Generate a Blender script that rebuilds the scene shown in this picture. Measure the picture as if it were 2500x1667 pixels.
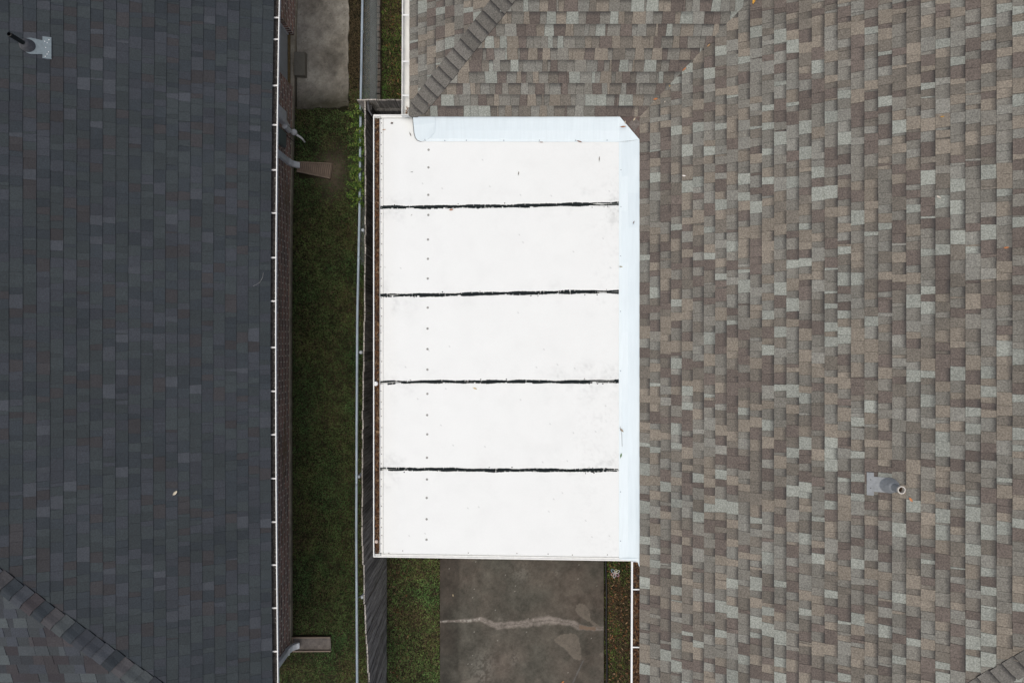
import bpy, math, random
import numpy as np
from mathutils import Vector

# ------------------------------------------------------------------ scene basics
for o in list(bpy.data.objects):
    bpy.data.objects.remove(o)
SC = bpy.context.scene
COL = SC.collection
H = 11.9            # camera height above the lawn (m)
F = 1667.0          # focal length in photo pixels (24 mm on a 36 mm wide frame)

cam = bpy.data.cameras.new('camera')
cam.lens = 24.0
cam.sensor_width = 36.0
cam.clip_start = 0.1
cam.clip_end = 500
camo = bpy.data.objects.new('camera', cam)
camo.location = (0, 0, H)
camo.rotation_euler = (0, 0, 0)
COL.objects.link(camo)
SC.camera = camo

SUN_EL, SUN_AZ = math.radians(79), math.radians(238)   # azimuth clockwise from +Y (top of the picture)
world = bpy.data.worlds.new('World')
SC.world = world
world.use_nodes = True
nt = world.node_tree
bg = nt.nodes['Background']
sky = nt.nodes.new('ShaderNodeTexSky')
sky.sky_type = 'NISHITA'
sky.sun_disc = False
sky.sun_elevation = SUN_EL
sky.sun_rotation = SUN_AZ
sky.air_density = 0.7
sky.dust_density = 4.0
sky.ozone_density = 0.6
nt.links.new(sky.outputs[0], bg.inputs[0])
bg.inputs[1].default_value = 0.12

sun = bpy.data.lights.new('sun', 'SUN')
sun.energy = 1.5
sun.angle = math.radians(70)
sun.color = (1.0, 0.985, 0.865)
suno = bpy.data.objects.new('sun', sun)
d = Vector((math.sin(SUN_AZ) * math.cos(SUN_EL), math.cos(SUN_AZ) * math.cos(SUN_EL), math.sin(SUN_EL)))
suno.rotation_euler = d.to_track_quat('Z', 'Y').to_euler()
suno.location = (-6, -6, 12)
COL.objects.link(suno)

SC.view_settings.view_transform = 'Standard'
SC.view_settings.look = 'None'
SC.view_settings.exposure = 0.03
SC.view_settings.gamma = 1.0
SC.view_settings.use_curve_mapping = False

rng = random.Random(7)
nr = np.random.RandomState(11)


def P(px, py, z):
    """world point at height z seen at photo pixel px, py"""
    return ((px - 1250) / F * (H - z), (833.5 - py) / F * (H - z), z)


# ------------------------------------------------------------------ noise
def vnoise(x, y, scale, seed=0):
    x = np.asarray(x, float) * scale + seed * 17.3
    y = np.asarray(y, float) * scale + seed * 9.1
    xi, yi = np.floor(x), np.floor(y)
    fx, fy = x - xi, y - yi
    fx = fx * fx * (3 - 2 * fx)
    fy = fy * fy * (3 - 2 * fy)

    def h(a, b):
        s = np.sin(a * 127.1 + b * 311.7 + seed * 74.7) * 43758.5453
        return s - np.floor(s)
    return (h(xi, yi) * (1 - fx) + h(xi + 1, yi) * fx) * (1 - fy) + (h(xi, yi + 1) * (1 - fx) + h(xi + 1, yi + 1) * fx) * fy


def fbm(x, y, scale, seed=0, octv=4):
    t, a, s = 0, 0.5, 0
    for k in range(octv):
        t = t + a * vnoise(x, y, scale * 2 ** k, seed + k)
        s += a
        a *= 0.55
    return t / s


# ------------------------------------------------------------------ materials
def base_mat(name):
    m = bpy.data.materials.new(name)
    m.use_nodes = True
    n = m.node_tree
    return m, n, n.nodes['Principled BSDF']


def N(nt_, kind, **kw):
    nd = nt_.nodes.new(kind)
    for k, v in kw.items():
        setattr(nd, k, v)
    return nd


def mix(nt_, mode, a, b, fac=1.0):
    nd = nt_.nodes.new('ShaderNodeMix')
    nd.data_type = 'RGBA'
    nd.blend_type = mode
    for sock, v in ((nd.inputs[0], fac), (nd.inputs[6], a), (nd.inputs[7], b)):
        if hasattr(v, 'is_output'):
            nt_.links.new(v, sock)
        elif isinstance(v, (tuple, list)):
            sock.default_value = tuple(v) + ((1,) if len(v) == 3 else ())
        else:
            sock.default_value = v
    return nd.outputs[2]


def ramp(nt_, src, stops):
    r = nt_.nodes.new('ShaderNodeValToRGB')
    el = r.color_ramp.elements
    while len(el) < len(stops):
        el.new(0.5)
    for e, (p, c) in zip(el, stops):
        e.position = p
        e.color = (c, c, c, 1) if not isinstance(c, (tuple, list)) else tuple(c) + (1,)
    nt_.links.new(src, r.inputs[0])
    return r.outputs[0]


def noise_tex(nt_, scale, detail=3.0, stretch=None, rough=0.55):
    g = nt_.nodes.new('ShaderNodeNewGeometry')
    out = g.outputs['Position']
    if stretch:
        mp = nt_.nodes.new('ShaderNodeMapping')
        mp.inputs['Scale'].default_value = stretch
        nt_.links.new(out, mp.inputs[0])
        out = mp.outputs[0]
    t = nt_.nodes.new('ShaderNodeTexNoise')
    t.inputs['Scale'].default_value = scale
    t.inputs['Detail'].default_value = detail
    t.inputs['Roughness'].default_value = rough
    nt_.links.new(out, t.inputs['Vector'])
    return t.outputs['Fac']


def simple(name, col, rough=0.6, metal=0.0, var=0.12, scale=12, spec=0.4, attr=False, fine=0.0, fine_scale=120,
           stretch=None, bump=0.0, twosided=False):
    """procedural material: a colour (or the mesh's own colour attribute) broken up by two noises"""
    m, n, b = base_mat(name)
    if attr:
        a = N(n, 'ShaderNodeAttribute', attribute_name='Col')
        c = a.outputs['Color']
    else:
        rgb = N(n, 'ShaderNodeRGB')
        rgb.outputs[0].default_value = tuple(col) + (1,)
        c = rgb.outputs[0]
    if var > 0:
        f = ramp(n, noise_tex(n, scale, 4, stretch), [(0.25, 1 - var * 1.6), (0.75, 1 + var)])
        c = mix(n, 'MULTIPLY', c, f)
    if fine > 0:
        f = ramp(n, noise_tex(n, fine_scale, 2), [(0.3, 1 - fine), (0.7, 1 + fine)])
        c = mix(n, 'MULTIPLY', c, f)
    n.links.new(c, b.inputs['Base Color'])
    b.inputs['Roughness'].default_value = rough
    b.inputs['Metallic'].default_value = metal
    b.inputs['Specular IOR Level'].default_value = spec
    if bump > 0:
        bp = N(n, 'ShaderNodeBump')
        bp.inputs['Strength'].default_value = bump
        bp.inputs['Distance'].default_value = 0.01
        n.links.new(noise_tex(n, fine_scale, 3), bp.inputs['Height'])
        n.links.new(bp.outputs[0], b.inputs['Normal'])
    return m


def shingle_mat(name, gran=0.22, band=0.45, weather=0.1):
    """asphalt shingle: tab colour from the mesh, granules, and the dark granule band blended into the
    top of the under layer (UV x = how strongly this piece carries the band, UV y = place in the course)"""
    m, n, b = base_mat(name)
    a = N(n, 'ShaderNodeAttribute', attribute_name='Col')
    c = a.outputs['Color']
    f = ramp(n, noise_tex(n, 62, 3, None, 0.75), [(0.3, 1 - gran * 1.5), (0.5, 1.0), (0.7, 1 + gran * 1.7)])
    c = mix(n, 'MULTIPLY', c, f)
    f2 = ramp(n, noise_tex(n, 1.3, 4), [(0.25, 1 - weather * 1.4), (0.75, 1 + weather)])
    c = mix(n, 'MULTIPLY', c, f2)
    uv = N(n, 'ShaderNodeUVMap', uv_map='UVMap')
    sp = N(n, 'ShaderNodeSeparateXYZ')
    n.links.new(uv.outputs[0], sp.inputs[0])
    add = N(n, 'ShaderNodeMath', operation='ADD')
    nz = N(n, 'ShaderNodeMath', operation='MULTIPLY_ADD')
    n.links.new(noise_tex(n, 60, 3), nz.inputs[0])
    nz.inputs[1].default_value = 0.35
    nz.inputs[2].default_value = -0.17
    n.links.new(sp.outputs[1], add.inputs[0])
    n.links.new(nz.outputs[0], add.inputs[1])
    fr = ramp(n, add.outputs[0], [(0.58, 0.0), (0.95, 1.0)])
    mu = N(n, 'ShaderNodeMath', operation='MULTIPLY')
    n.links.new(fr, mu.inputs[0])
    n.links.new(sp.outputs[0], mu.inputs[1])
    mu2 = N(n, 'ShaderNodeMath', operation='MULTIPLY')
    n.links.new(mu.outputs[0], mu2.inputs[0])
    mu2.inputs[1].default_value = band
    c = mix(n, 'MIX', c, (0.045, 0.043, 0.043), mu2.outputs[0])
    n.links.new(c, b.inputs['Base Color'])
    b.inputs['Roughness'].default_value = 0.92
    b.inputs['Specular IOR Level'].default_value = 0.25
    bp = N(n, 'ShaderNodeBump')
    bp.inputs['Strength'].default_value = 0.35
    bp.inputs['Distance'].default_value = 0.004
    n.links.new(noise_tex(n, 260, 2), bp.inputs['Height'])
    n.links.new(bp.outputs[0], b.inputs['Normal'])
    return m


def brick_mat(name):
    m, n, b = base_mat(name)
    g = N(n, 'ShaderNodeNewGeometry')
    sp = N(n, 'ShaderNodeSeparateXYZ')
    n.links.new(g.outputs['Position'], sp.inputs[0])
    ad = N(n, 'ShaderNodeMath', operation='ADD')
    n.links.new(sp.outputs[0], ad.inputs[0])
    n.links.new(sp.outputs[1], ad.inputs[1])
    cb = N(n, 'ShaderNodeCombineXYZ')
    n.links.new(ad.outputs[0], cb.inputs[0])
    n.links.new(sp.outputs[2], cb.inputs[1])
    t = N(n, 'ShaderNodeTexBrick')
    t.inputs['Scale'].default_value = 1.0
    t.inputs['Brick Width'].default_value = 0.205
    t.inputs['Row Height'].default_value = 0.077
    t.inputs['Mortar Size'].default_value = 0.0115
    t.inputs['Mortar Smooth'].default_value = 0.2
    t.inputs['Bias'].default_value = -0.1
    t.inputs['Color1'].default_value = (0.50, 0.25, 0.19, 1)
    t.inputs['Color2'].default_value = (0.15, 0.09, 0.085, 1)
    t.inputs['Mortar'].default_value = (0.85, 0.78, 0.68, 1)
    n.links.new(cb.outputs[0], t.inputs['Vector'])
    c = t.outputs['Color']
    c = mix(n, 'MULTIPLY', c, ramp(n, noise_tex(n, 30, 4), [(0.3, 0.65), (0.7, 1.3)]))
    # mud splashed and dried on the wall in patches
    mud = ramp(n, noise_tex(n, 1.7, 3, (1, 0.6, 2.5)), [(0.52, 0.0), (0.66, 0.75)])
    c = mix(n, 'MIX', c, (0.30, 0.22, 0.14), mud)
    n.links.new(c, b.inputs['Base Color'])
    b.inputs['Roughness'].default_value = 0.9
    bp = N(n, 'ShaderNodeBump')
    bp.inputs['Strength'].default_value = 0.6
    bp.inputs['Distance'].default_value = 0.006
    bp.invert = True
    n.links.new(t.outputs['Fac'], bp.inputs['Height'])
    n.links.new(bp.outputs[0], b.inputs['Normal'])
    return m


M = dict(
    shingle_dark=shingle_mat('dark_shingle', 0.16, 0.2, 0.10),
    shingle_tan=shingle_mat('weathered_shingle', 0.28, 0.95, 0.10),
    brick=brick_mat('brick'),
    gutter=simple('gutter_paint', (0.82, 0.83, 0.82), 0.35, 0, 0.04, 6, 0.5),
    old_gutter=simple('stained_gutter_paint', (0.80, 0.80, 0.77), 0.45, 0, 0.08, 9, 0.4),
    bracket=simple('bracket_metal', (0.75, 0.73, 0.71), 0.5, 0, 0.12, 20),
    panel=simple('roof_panel_paint', (1, 1, 1), 0.5, 0, 0.012, 3, 0.35, attr=True, fine=0.012, fine_scale=60),
    trim=simple('trim_paint', (0.80, 0.80, 0.77), 0.45, 0, 0.06, 15),
    sealant=simple('black_sealant', (0.013, 0.018, 0.019), 0.8, 0, 0.3, 60, 0.15),
    flashing=simple('flashing_paint', (0.695, 0.78, 0.815), 0.35, 0, 0.03, 4, 0.5, stretch=(6, 0.6, 1)),
    galv=simple('galvanised', (0.30, 0.35, 0.40), 0.45, 0.35, 0.15, 25),
    rail_cap=simple('post_cap_metal', (0.55, 0.60, 0.64), 0.45, 0.1, 0.1, 30),
    rail=simple('galvanised_rail', (0.33, 0.40, 0.47), 0.5, 0.1, 0.15, 9, stretch=(1, 0.4, 1)),
    wire=simple('fence_wire', (0.34, 0.40, 0.41), 0.5, 0.3, 0.15, 20),
    washer=simple('washer', (0.33, 0.33, 0.31), 0.6, 0.1, 0.25, 60),
    screw=simple('screw_head', (0.30, 0.29, 0.27), 0.6, 0.2, 0.25, 60),
    wood=simple('weathered_boards', (0.062, 0.058, 0.054), 0.9, 0, 0.55, 5, 0.2, attr=True, stretch=(9, 9, 0.45), fine=0.25,
                fine_scale=40, bump=0.4),
    concrete=simple('concrete', (0.2, 0.19, 0.17), 0.9, 0, 0.1, 8, 0.2, attr=True, fine=0.14, fine_scale=70, bump=0.3),
    foundation=simple('foundation_concrete', (0.38, 0.335, 0.26), 0.9, 0, 0.25, 7, 0.2, fine=0.15, fine_scale=60),
    soil=simple('ground_soil', (0.040, 0.034, 0.020), 0.95, 0, 0.45, 5, 0.1, fine=0.4, fine_scale=55, bump=0.6),
    grass=simple('grass_blades', (1, 1, 1), 0.8, 0, 0, 1, 0.15, attr=True),
    leaf=simple('dry_leaves', (1, 1, 1), 0.75, 0, 0.2, 50, 0.25, attr=True),
    debris=simple('gutter_debris', (0.085, 0.075, 0.07), 0.95, 0, 0.4, 30, 0.1, fine=0.4, fine_scale=90, bump=0.8),
    fascia=simple('fascia_paint', (0.62, 0.60, 0.57), 0.6, 0, 0.08, 5),
    siding=simple('house_siding', (0.40, 0.34, 0.28), 0.8, 0, 0.12, 5),
    door=simple('door_paint', (0.50, 0.53, 0.53), 0.5, 0, 0.05, 8),
    threshold=simple('threshold_wood', (0.20, 0.14, 0.06), 0.7, 0, 0.3, 30),
    vent_metal=simple('vent_flashing', (0.155, 0.195, 0.22), 0.5, 0.15, 0.12, 30),
    vent_grey=simple('vent_flashing_old', (0.27, 0.285, 0.295), 0.65, 0.0, 0.15, 25),
    rubber=simple('rubber_boot', (0.085, 0.085, 0.092), 0.7, 0, 0.2, 40),
    black_pipe=simple('black_pipe', (0.012, 0.014, 0.014), 0.35, 0, 0.2, 30),
    bore=simple('pipe_bore', (0.01, 0.01, 0.01), 0.9, 0, 0.2, 30),
    pvc=simple('pvc', (0.62, 0.58, 0.52), 0.45, 0, 0.1, 40),
    pvc_dark=simple('pvc_inside', (0.20, 0.13, 0.09), 0.7, 0, 0.3, 40),
    splash_brown=simple('brown_plastic', (0.22, 0.16, 0.12), 0.65, 0, 0.15, 14, fine=0.1, fine_scale=60),
    splash_rib_lit=simple('brown_plastic_rib_lit', (0.33, 0.25, 0.19), 0.65, 0, 0.15, 14),  # lightened against the tray: rib and groove shading put into the colour
    splash_grey=simple('old_concrete_splash', (0.20, 0.175, 0.155), 0.9, 0, 0.25, 12, fine=0.15, fine_scale=60),
    box_white=simple('box_white', (0.85, 0.85, 0.83), 0.5, 0, 0.1, 20),
    box_grey=simple('box_grey', (0.22, 0.26, 0.24), 0.5, 0.1, 0.1, 20),
    cable=simple('cable', (0.015, 0.015, 0.016), 0.5, 0, 0.1, 40),
    toy=simple('toy_plastic', (1, 1, 1), 0.4, 0, 0.05, 40, attr=True),
    under=simple('panel_core', (0.35, 0.35, 0.33), 0.8, 0, 0.08, 10),
    paver=simple('brick_edging', (1, 1, 1), 0.9, 0, 0.2, 20, 0.2, attr=True, fine=0.15, fine_scale=70),
)


# ------------------------------------------------------------------ mesh builder
def root_loc(o):
    v = Vector((0, 0, 0))
    while o is not None:
        v = v + Vector(o.location)
        o = o.parent
    return v


class MB:
    def __init__(s):
        s.v, s.f, s.c, s.uv = [], [], [], []

    def poly(s, pts, col=(1, 1, 1), uvs=None):
        i = len(s.v)
        s.v.extend([tuple(p) for p in pts])
        s.f.append(tuple(range(i, i + len(pts))))
        s.c.append(col)
        s.uv.append(uvs or [(0, 0)] * len(pts))

    def mesh(s, pts, faces, col=(1, 1, 1)):
        i = len(s.v)
        s.v.extend([tuple(p) for p in pts])
        for fc in faces:
            s.f.append(tuple(i + k for k in fc))
            s.c.append(col)
            s.uv.append([(0, 0)] * len(fc))

    def box(s, x0, x1, y0, y1, z0, z1, col=(1, 1, 1)):
        s.hexa([(x0, y0, z0), (x1, y0, z0), (x1, y1, z0), (x0, y1, z0)],
               [(x0, y0, z1), (x1, y0, z1), (x1, y1, z1), (x0, y1, z1)], col)

    def hexa(s, bot, top, col=(1, 1, 1)):
        n = len(bot)
        fs = [tuple(reversed(range(n))), tuple(range(n, 2 * n))]
        for k in range(n):
            j = (k + 1) % n
            fs.append((k, j, n + j, n + k))
        s.mesh(list(bot) + list(top), fs, col)

    def tube(s, pts, r, n=8, col=(1, 1, 1), cap=True, flat=None):
        pts = [Vector(p) for p in pts]
        rs = r if isinstance(r, (list, tuple)) else [r] * len(pts)
        vs, fs = [], []
        up = Vector((0, 0, 1))
        u_prev = None
        for k, p in enumerate(pts):
            t = (pts[min(k + 1, len(pts) - 1)] - pts[max(k - 1, 0)]).normalized()
            if u_prev is None:
                u = t.cross(up)
                if u.length < 1e-3:
                    u = t.cross(Vector((1, 0, 0)))
            else:
                u = u_prev - t * u_prev.dot(t)
            u.normalize()
            u_prev = u
            w = t.cross(u)
            for q in range(n):
                a = 2 * math.pi * q / n
                vs.append(p + (u * math.cos(a) + w * math.sin(a)) * rs[k])
        for k in range(len(pts) - 1):
            for q in range(n):
                q2 = (q + 1) % n
                fs.append((k * n + q, k * n + q2, (k + 1) * n + q2, (k + 1) * n + q))
        if cap:
            fs.append(tuple(reversed(range(n))))
            fs.append(tuple(range((len(pts) - 1) * n, len(pts) * n)))
        s.mesh(vs, fs, col)

    def lathe(s, c, prof, n=20, col=(1, 1, 1), lean=(0, 0)):
        """prof: list of (radius, z) about the vertical through c"""
        vs, fs = [], []
        for (r, z) in prof:
            for q in range(n):
                a = 2 * math.pi * q / n
                vs.append((c[0] + r * math.cos(a) + lean[0] * z, c[1] + r * math.sin(a) + lean[1] * z, c[2] + z))
        for k in range(len(prof) - 1):
            for q in range(n):
                q2 = (q + 1) % n
                fs.append((k * n + q, k * n + q2, (k + 1) * n + q2, (k + 1) * n + q))
        s.mesh(vs, fs, col)

    def sweep_y(s, prof, ys, shift, col=(1, 1, 1)):
        """closed profile in (x, z) swept along Y; shift(y) moves it in x"""
        n = len(prof)
        vs, fs = [], []
        for y in ys:
            dx = shift(y)
            for (x, z) in prof:
                vs.append((x + dx, y, z))
        for k in range(len(ys) - 1):
            for q in range(n):
                q2 = (q + 1) % n
                fs.append((k * n + q, (k + 1) * n + q, (k + 1) * n + q2, k * n + q2))
        fs.append(tuple(range(n)))
        fs.append(tuple(reversed(range((len(ys) - 1) * n, len(ys) * n))))
        s.mesh(vs, fs, col)

    def build(s, name, mat, parent=None, smooth=False, fix=False):
        if parent is None:
            a = np.array(s.v)
            o0 = Vector(((a[:, 0].min() + a[:, 0].max()) / 2, (a[:, 1].min() + a[:, 1].max()) / 2, a[:, 2].min()))
        else:
            o0 = root_loc(parent)
        me = bpy.data.meshes.new(name)
        me.from_pydata([(x - o0.x, y - o0.y, z - o0.z) for x, y, z in s.v], [], s.f)
        ca = me.color_attributes.new('Col', 'FLOAT_COLOR', 'CORNER')
        buf, ub = [], []
        for fc, c, uv in zip(s.f, s.c, s.uv):
            for k in range(len(fc)):
                buf.extend((c[0], c[1], c[2], 1.0))
                ub.extend(uv[k])
        ca.data.foreach_set('color', buf)
        ul = me.uv_layers.new(name='UVMap')
        ul.data.foreach_set('uv', ub)
        me.materials.append(mat)
        if smooth:
            me.polygons.foreach_set('use_smooth', [True] * len(me.polygons))
        me.update()
        ob = bpy.data.objects.new(name, me)
        COL.objects.link(ob)
        if parent is None:
            ob.location = o0
        else:
            ob.parent = parent
        return ob


def np_mesh(name, verts, faces, cols, mat, parent=None):
    """fast mesh from arrays; cols per vertex"""
    o0 = root_loc(parent) if parent is not None else Vector((float(verts[:, 0].mean()), float(verts[:, 1].mean()), float(verts[:, 2].min())))
    me = bpy.data.meshes.new(name)
    nv, nf, k = len(verts), len(faces), faces.shape[1]
    me.vertices.add(nv)
    me.vertices.foreach_set('co', (verts - np.array(o0)).astype(np.float32).ravel())
    me.loops.add(nf * k)
    me.loops.foreach_set('vertex_index', faces.astype(np.int32).ravel())
    me.polygons.add(nf)
    me.polygons.foreach_set('loop_start', np.arange(0, nf * k, k, dtype=np.int32))
    me.polygons.foreach_set('loop_total', np.full(nf, k, dtype=np.int32))
    me.update(calc_edges=True)
    ca = me.color_attributes.new('Col', 'FLOAT_COLOR', 'POINT')
    ca.data.foreach_set('color', np.hstack([cols, np.ones((nv, 1))]).astype(np.float32).ravel())
    me.materials.append(mat)
    me.validate()
    ob = bpy.data.objects.new(name, me)
    COL.objects.link(ob)
    if parent is None:
        ob.location = o0
    else:
        ob.parent = parent
    return ob


def tag(o, label=None, cat=None, group=None, kind=None):
    if label:
        o['label'] = label
    if cat:
        o['category'] = cat
    if group:
        o['group'] = group
    if kind:
        o['kind'] = kind
    return o


def empty(name, loc, label, cat, group=None):
    o = bpy.data.objects.new(name, None)
    o.empty_display_size = 0.2
    COL.objects.link(o)
    o.location = loc
    return tag(o, label, cat, group)


def grid(name, x0, x1, y0, y1, step, zfn, cfn, mat, parent=None, mask=None, thick=0.0):
    nx, ny = max(2, int((x1 - x0) / step) + 1), max(2, int((y1 - y0) / step) + 1)
    X, Y = np.meshgrid(np.linspace(x0, x1, nx), np.linspace(y0, y1, ny))
    X0, Y0 = X.ravel(), Y.ravel()
    XX, YY, Z = zfn(X0, Y0)
    V = np.stack([XX, YY, Z], 1)
    idx = np.arange(nx * ny).reshape(ny, nx)
    Fc = np.stack([idx[:-1, :-1].ravel(), idx[:-1, 1:].ravel(), idx[1:, 1:].ravel(), idx[1:, :-1].ravel()], 1)
    C = cfn(XX, YY)
    if thick:
        edge = np.concatenate([idx[0, :], idx[1:, -1], idx[-1, -2::-1], idx[-2:0:-1, 0]])
        E = V[edge].copy()
        E[:, 2] -= thick
        base = len(V)
        V = np.vstack([V, E])
        C = np.vstack([C, C[edge] * 0.8])
        n = len(edge)
        k = np.arange(n)
        k2 = (k + 1) % n
        Fs = np.stack([edge[k], base + k, base + k2, edge[k2]], 1)
        Fc = np.vstack([Fc, Fs])
    return np_mesh(name, V, Fc, C, mat, parent)


# ------------------------------------------------------------------ the ground
ZE = 2.6     # height of both roofs' eaves


def mound(X, Y):
    return X, Y, 0.012 * fbm(X, Y, 1.2, 3) - 0.012


gm = MB()
gm.poly([(-90, -90, -0.03), (90, -90, -0.03), (90, 90, -0.03), (-90, 90, -0.03)])
tag(gm.build('ground', M['soil']), kind='structure')


def soil_col(X, Y):
    n = fbm(X, Y, 6, 2)
    m = fbm(X, Y, 1.1, 5)
    a = np.array([0.020, 0.020, 0.009])
    b = np.array([0.075, 0.056, 0.036])
    t = np.clip((m - 0.45) * 2.5, 0, 1) * 0.4 + np.clip(n - 0.35, 0, 1) * 0.6
    # bare earth washed out below the first splash block
    x1, y1 = (812 - 1250) / F * H, (833.5 - 420) / F * H
    r = np.hypot((X - x1) / 0.35, (Y - y1) / 0.55)
    bare = np.clip(1.25 - r, 0, 1)
    t = np.clip(t + bare * 0.8, 0, 1)
    return a + (b - a) * t[:, None] + 0.07 * (bare * (0.4 + n))[:, None] * np.array([1.0, 0.86, 0.66])


lawn = grid('lawn_soil', -5.0, 2.4, -7.2, 7.2, 0.035, mound, soil_col, M['concrete'])
tag(lawn, kind='structure')


LYS_WALL = -5.33     # the brick house ends here


def in_slab(x, y):
    """areas of the yard where no grass grows"""
    bad = np.zeros(len(x), bool)
    wx = -3.857 + np.where(y > 0, 0.07, 0.01) * (y / 4.65) ** 2
    bad |= (x < wx + 0.035) & (y > LYS_WALL)
    e = 0.08 * (fbm(x, y, 5, 8) - 0.5)
    bad |= (x < -2.835 + e) & (y > 4.05 + 3 * e)                      # walkway by the door
    bad |= (x > -2.475) & (x < -2.27) & (y > 3.62)                   # paved strip along the wire fence
    bad |= (x > -1.255) & (x < 1.60) & (y < 4)                        # patio slab
    bad |= (x > 2.15)
    bad |= (x > -0.95) & (y > 3.3)
    bad |= (x > -3.72) & (x < -3.12) & (y > 2.84) & (y < 3.12)        # splash blocks
    bad |= (x > -3.80) & (x < -3.15) & (y > -5.38) & (y < -5.10)
    return bad


def blades(x0, x1, y0, y1, dens, hmax=0.035, dead=0.25, green=(0.030, 0.052, 0.014)):
    n = int((x1 - x0) * (y1 - y0) * dens)
    x = nr.uniform(x0, x1, n)
    y = nr.uniform(y0, y1, n)
    r = np.hypot((x - (812 - 1250) / F * H) / 0.35, (y - (833.5 - 420) / F * H) / 0.55)
    p = fbm(x, y, 2.3, 21)
    p2 = fbm(x, y, 9, 31)
    keep = ~in_slab(x, y) & (nr.rand(n) > np.clip(1.2 - r, 0, 0.85)) & (nr.rand(n) < 0.30 + 1.3 * p2)
    x, y, p, p2 = x[keep], y[keep], p[keep], p2[keep]
    n = len(x)
    L = nr.uniform(0.5, 1.0, n) * hmax * 1.35 * (0.6 + 0.8 * p)
    a = nr.uniform(0, 2 * math.pi, n)
    tilt = nr.uniform(0.3, 1.3, n)
    w = nr.uniform(0.0035, 0.0075, n)
    dx, dy = np.cos(a), np.sin(a)
    z0 = mound(x, y)[2]
    V = np.zeros((n, 3, 3))
    V[:, 0] = np.stack([x - dy * w, y + dx * w, z0], 1)
    V[:, 1] = np.stack([x + dy * w, y - dx * w, z0], 1)
    V[:, 2] = np.stack([x + dx * L * np.sin(tilt), y + dy * L * np.sin(tilt), z0 + L * np.cos(tilt) + 0.003], 1)
    g = np.array(green)
    C = g * 2.7 * (0.35 + 1.5 * p2[:, None]) * nr.uniform(0.4, 1.9, (n, 1))
    C[:, 0] *= 0.75 + 0.9 * p
    isd = nr.rand(n) < dead * (0.35 + 1.9 * np.clip(p - 0.25, 0, 1))
    C[isd] = np.array([0.16, 0.12, 0.07]) * nr.uniform(0.45, 1.4, (isd.sum(), 1))
    C = np.repeat(C[:, None, :], 3, 1)
    return V.reshape(-1, 3), C.reshape(-1, 3)


def grass(name, label, regions):
    Vs, Cs = zip(*[blades(*r) for r in regions])
    V, C = np.vstack(Vs), np.vstack(Cs)
    Fc = np.arange(len(V)).reshape(-1, 3)
    o = np_mesh(name, V, Fc, C, M['grass'])
    return tag(o, label, 'grass', kind='stuff')


grass('grass', 'short dark green lawn between the brick house and the fence',
      [(-3.86, -2.22, -6.3, 4.4, 6500, 0.034, 0.26, (0.0245, 0.046, 0.0155)),
       (-4.7, -3.86, -6.3, -5.3, 6500, 0.034, 0.3, (0.0245, 0.046, 0.0155)),
       (-2.92, -2.28, 4.0, 6.4, 6000, 0.03, 0.9, (0.034, 0.045, 0.014))])
grass('grass', 'brighter green grass strip between the wooden fence and the patio slab',
      [(-2.17, -1.25, -6.4, -2.4, 6500, 0.036, 0.5, (0.038, 0.070, 0.022))])
grass('grass', 'narrow leaf strewn grass strip between the patio slab and the gutter',
      [(1.58, 2.2, -6.4, -2.4, 6500, 0.034, 0.85, (0.040, 0.070, 0.018))])
grass('grass', 'shaded grass with fallen leaves beside the brick edging',
      [(-2.26, -1.0, 3.62, 6.4, 6500, 0.036, 0.5, (0.030, 0.058, 0.014))])


# ------------------------------------------------------------------ leaf litter
BROWNS = [(0.20, 0.085, 0.035), (0.13, 0.06, 0.03), (0.26, 0.15, 0.07), (0.09, 0.045, 0.028), (0.30, 0.20, 0.12), (0.17, 0.10, 0.06)]


def litter(name, label, n, posfn, size, colors=BROWNS, flat=0.35, parent=None, bright=1.0):
    mb = MB()
    for _ in range(n):
        x, y, z = posfn()
        a = rng.uniform(0, 2 * math.pi)
        L = rng.uniform(0.6, 1.1) * size
        w = L * rng.uniform(0.16, 0.32)
        t = rng.uniform(-flat, flat)
        r2 = rng.uniform(-flat, flat)
        ux, uy = math.cos(a), math.sin(a)
        vx, vy = -uy, ux
        c = rng.choice(colors)
        k = rng.uniform(0.6, 1.3) * bright
        c = (c[0] * k, c[1] * k, c[2] * k)

        def pt(p, q, lift):
            return (x + ux * p * L + vx * q * w, y + uy * p * L + vy * q * w, z + t * p * L + r2 * q * w + lift * L * 0.12)
        A, B, C_, D_ = pt(-0.5, 0, 0.6), pt(-0.1, 0.5, 0.5), pt(0.5, 0, 0.7), pt(-0.1, -0.5, 0.5)
        m1, m2 = pt(-0.1, 0, 0), pt(0.25, 0, 0.2)
        mb.poly([A, m1, B], c)
        mb.poly([B, m1, C_], c)
        mb.poly([A, D_, m1], c)
        mb.poly([D_, C_, m1], c)
    o = mb.build(name, M['leaf'], parent)
    if parent is None:
        tag(o, label, 'leaf litter', kind='stuff')
    return o


def region(x0, x1, y0, y1, z=0.02, dz=0.01):
    return lambda: (rng.uniform(x0, x1), rng.uniform(y0, y1), z + rng.uniform(0, dz))


litter('leaf_litter', 'brown leaves scattered over the grass by the brick edging', 260, region(-2.22, -1.55, 3.65, 6.3), 0.06, bright=1.4)
litter('leaf_litter', 'brown leaves scattered on the grass strip beside the gutter', 520, region(1.66, 2.15, -6.3, -2.5), 0.06, bright=1.7)
litter('leaf_litter', 'small dead leaves along the foot of the wooden fence', 220, region(-2.14, -1.80, -6.3, -2.5), 0.05, bright=1.2)
litter('leaf_litter', 'thin scatter of dead leaves on the lawn between the houses', 150, region(-3.7, -2.5, -6.2, 4.0), 0.045, bright=0.55)


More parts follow.
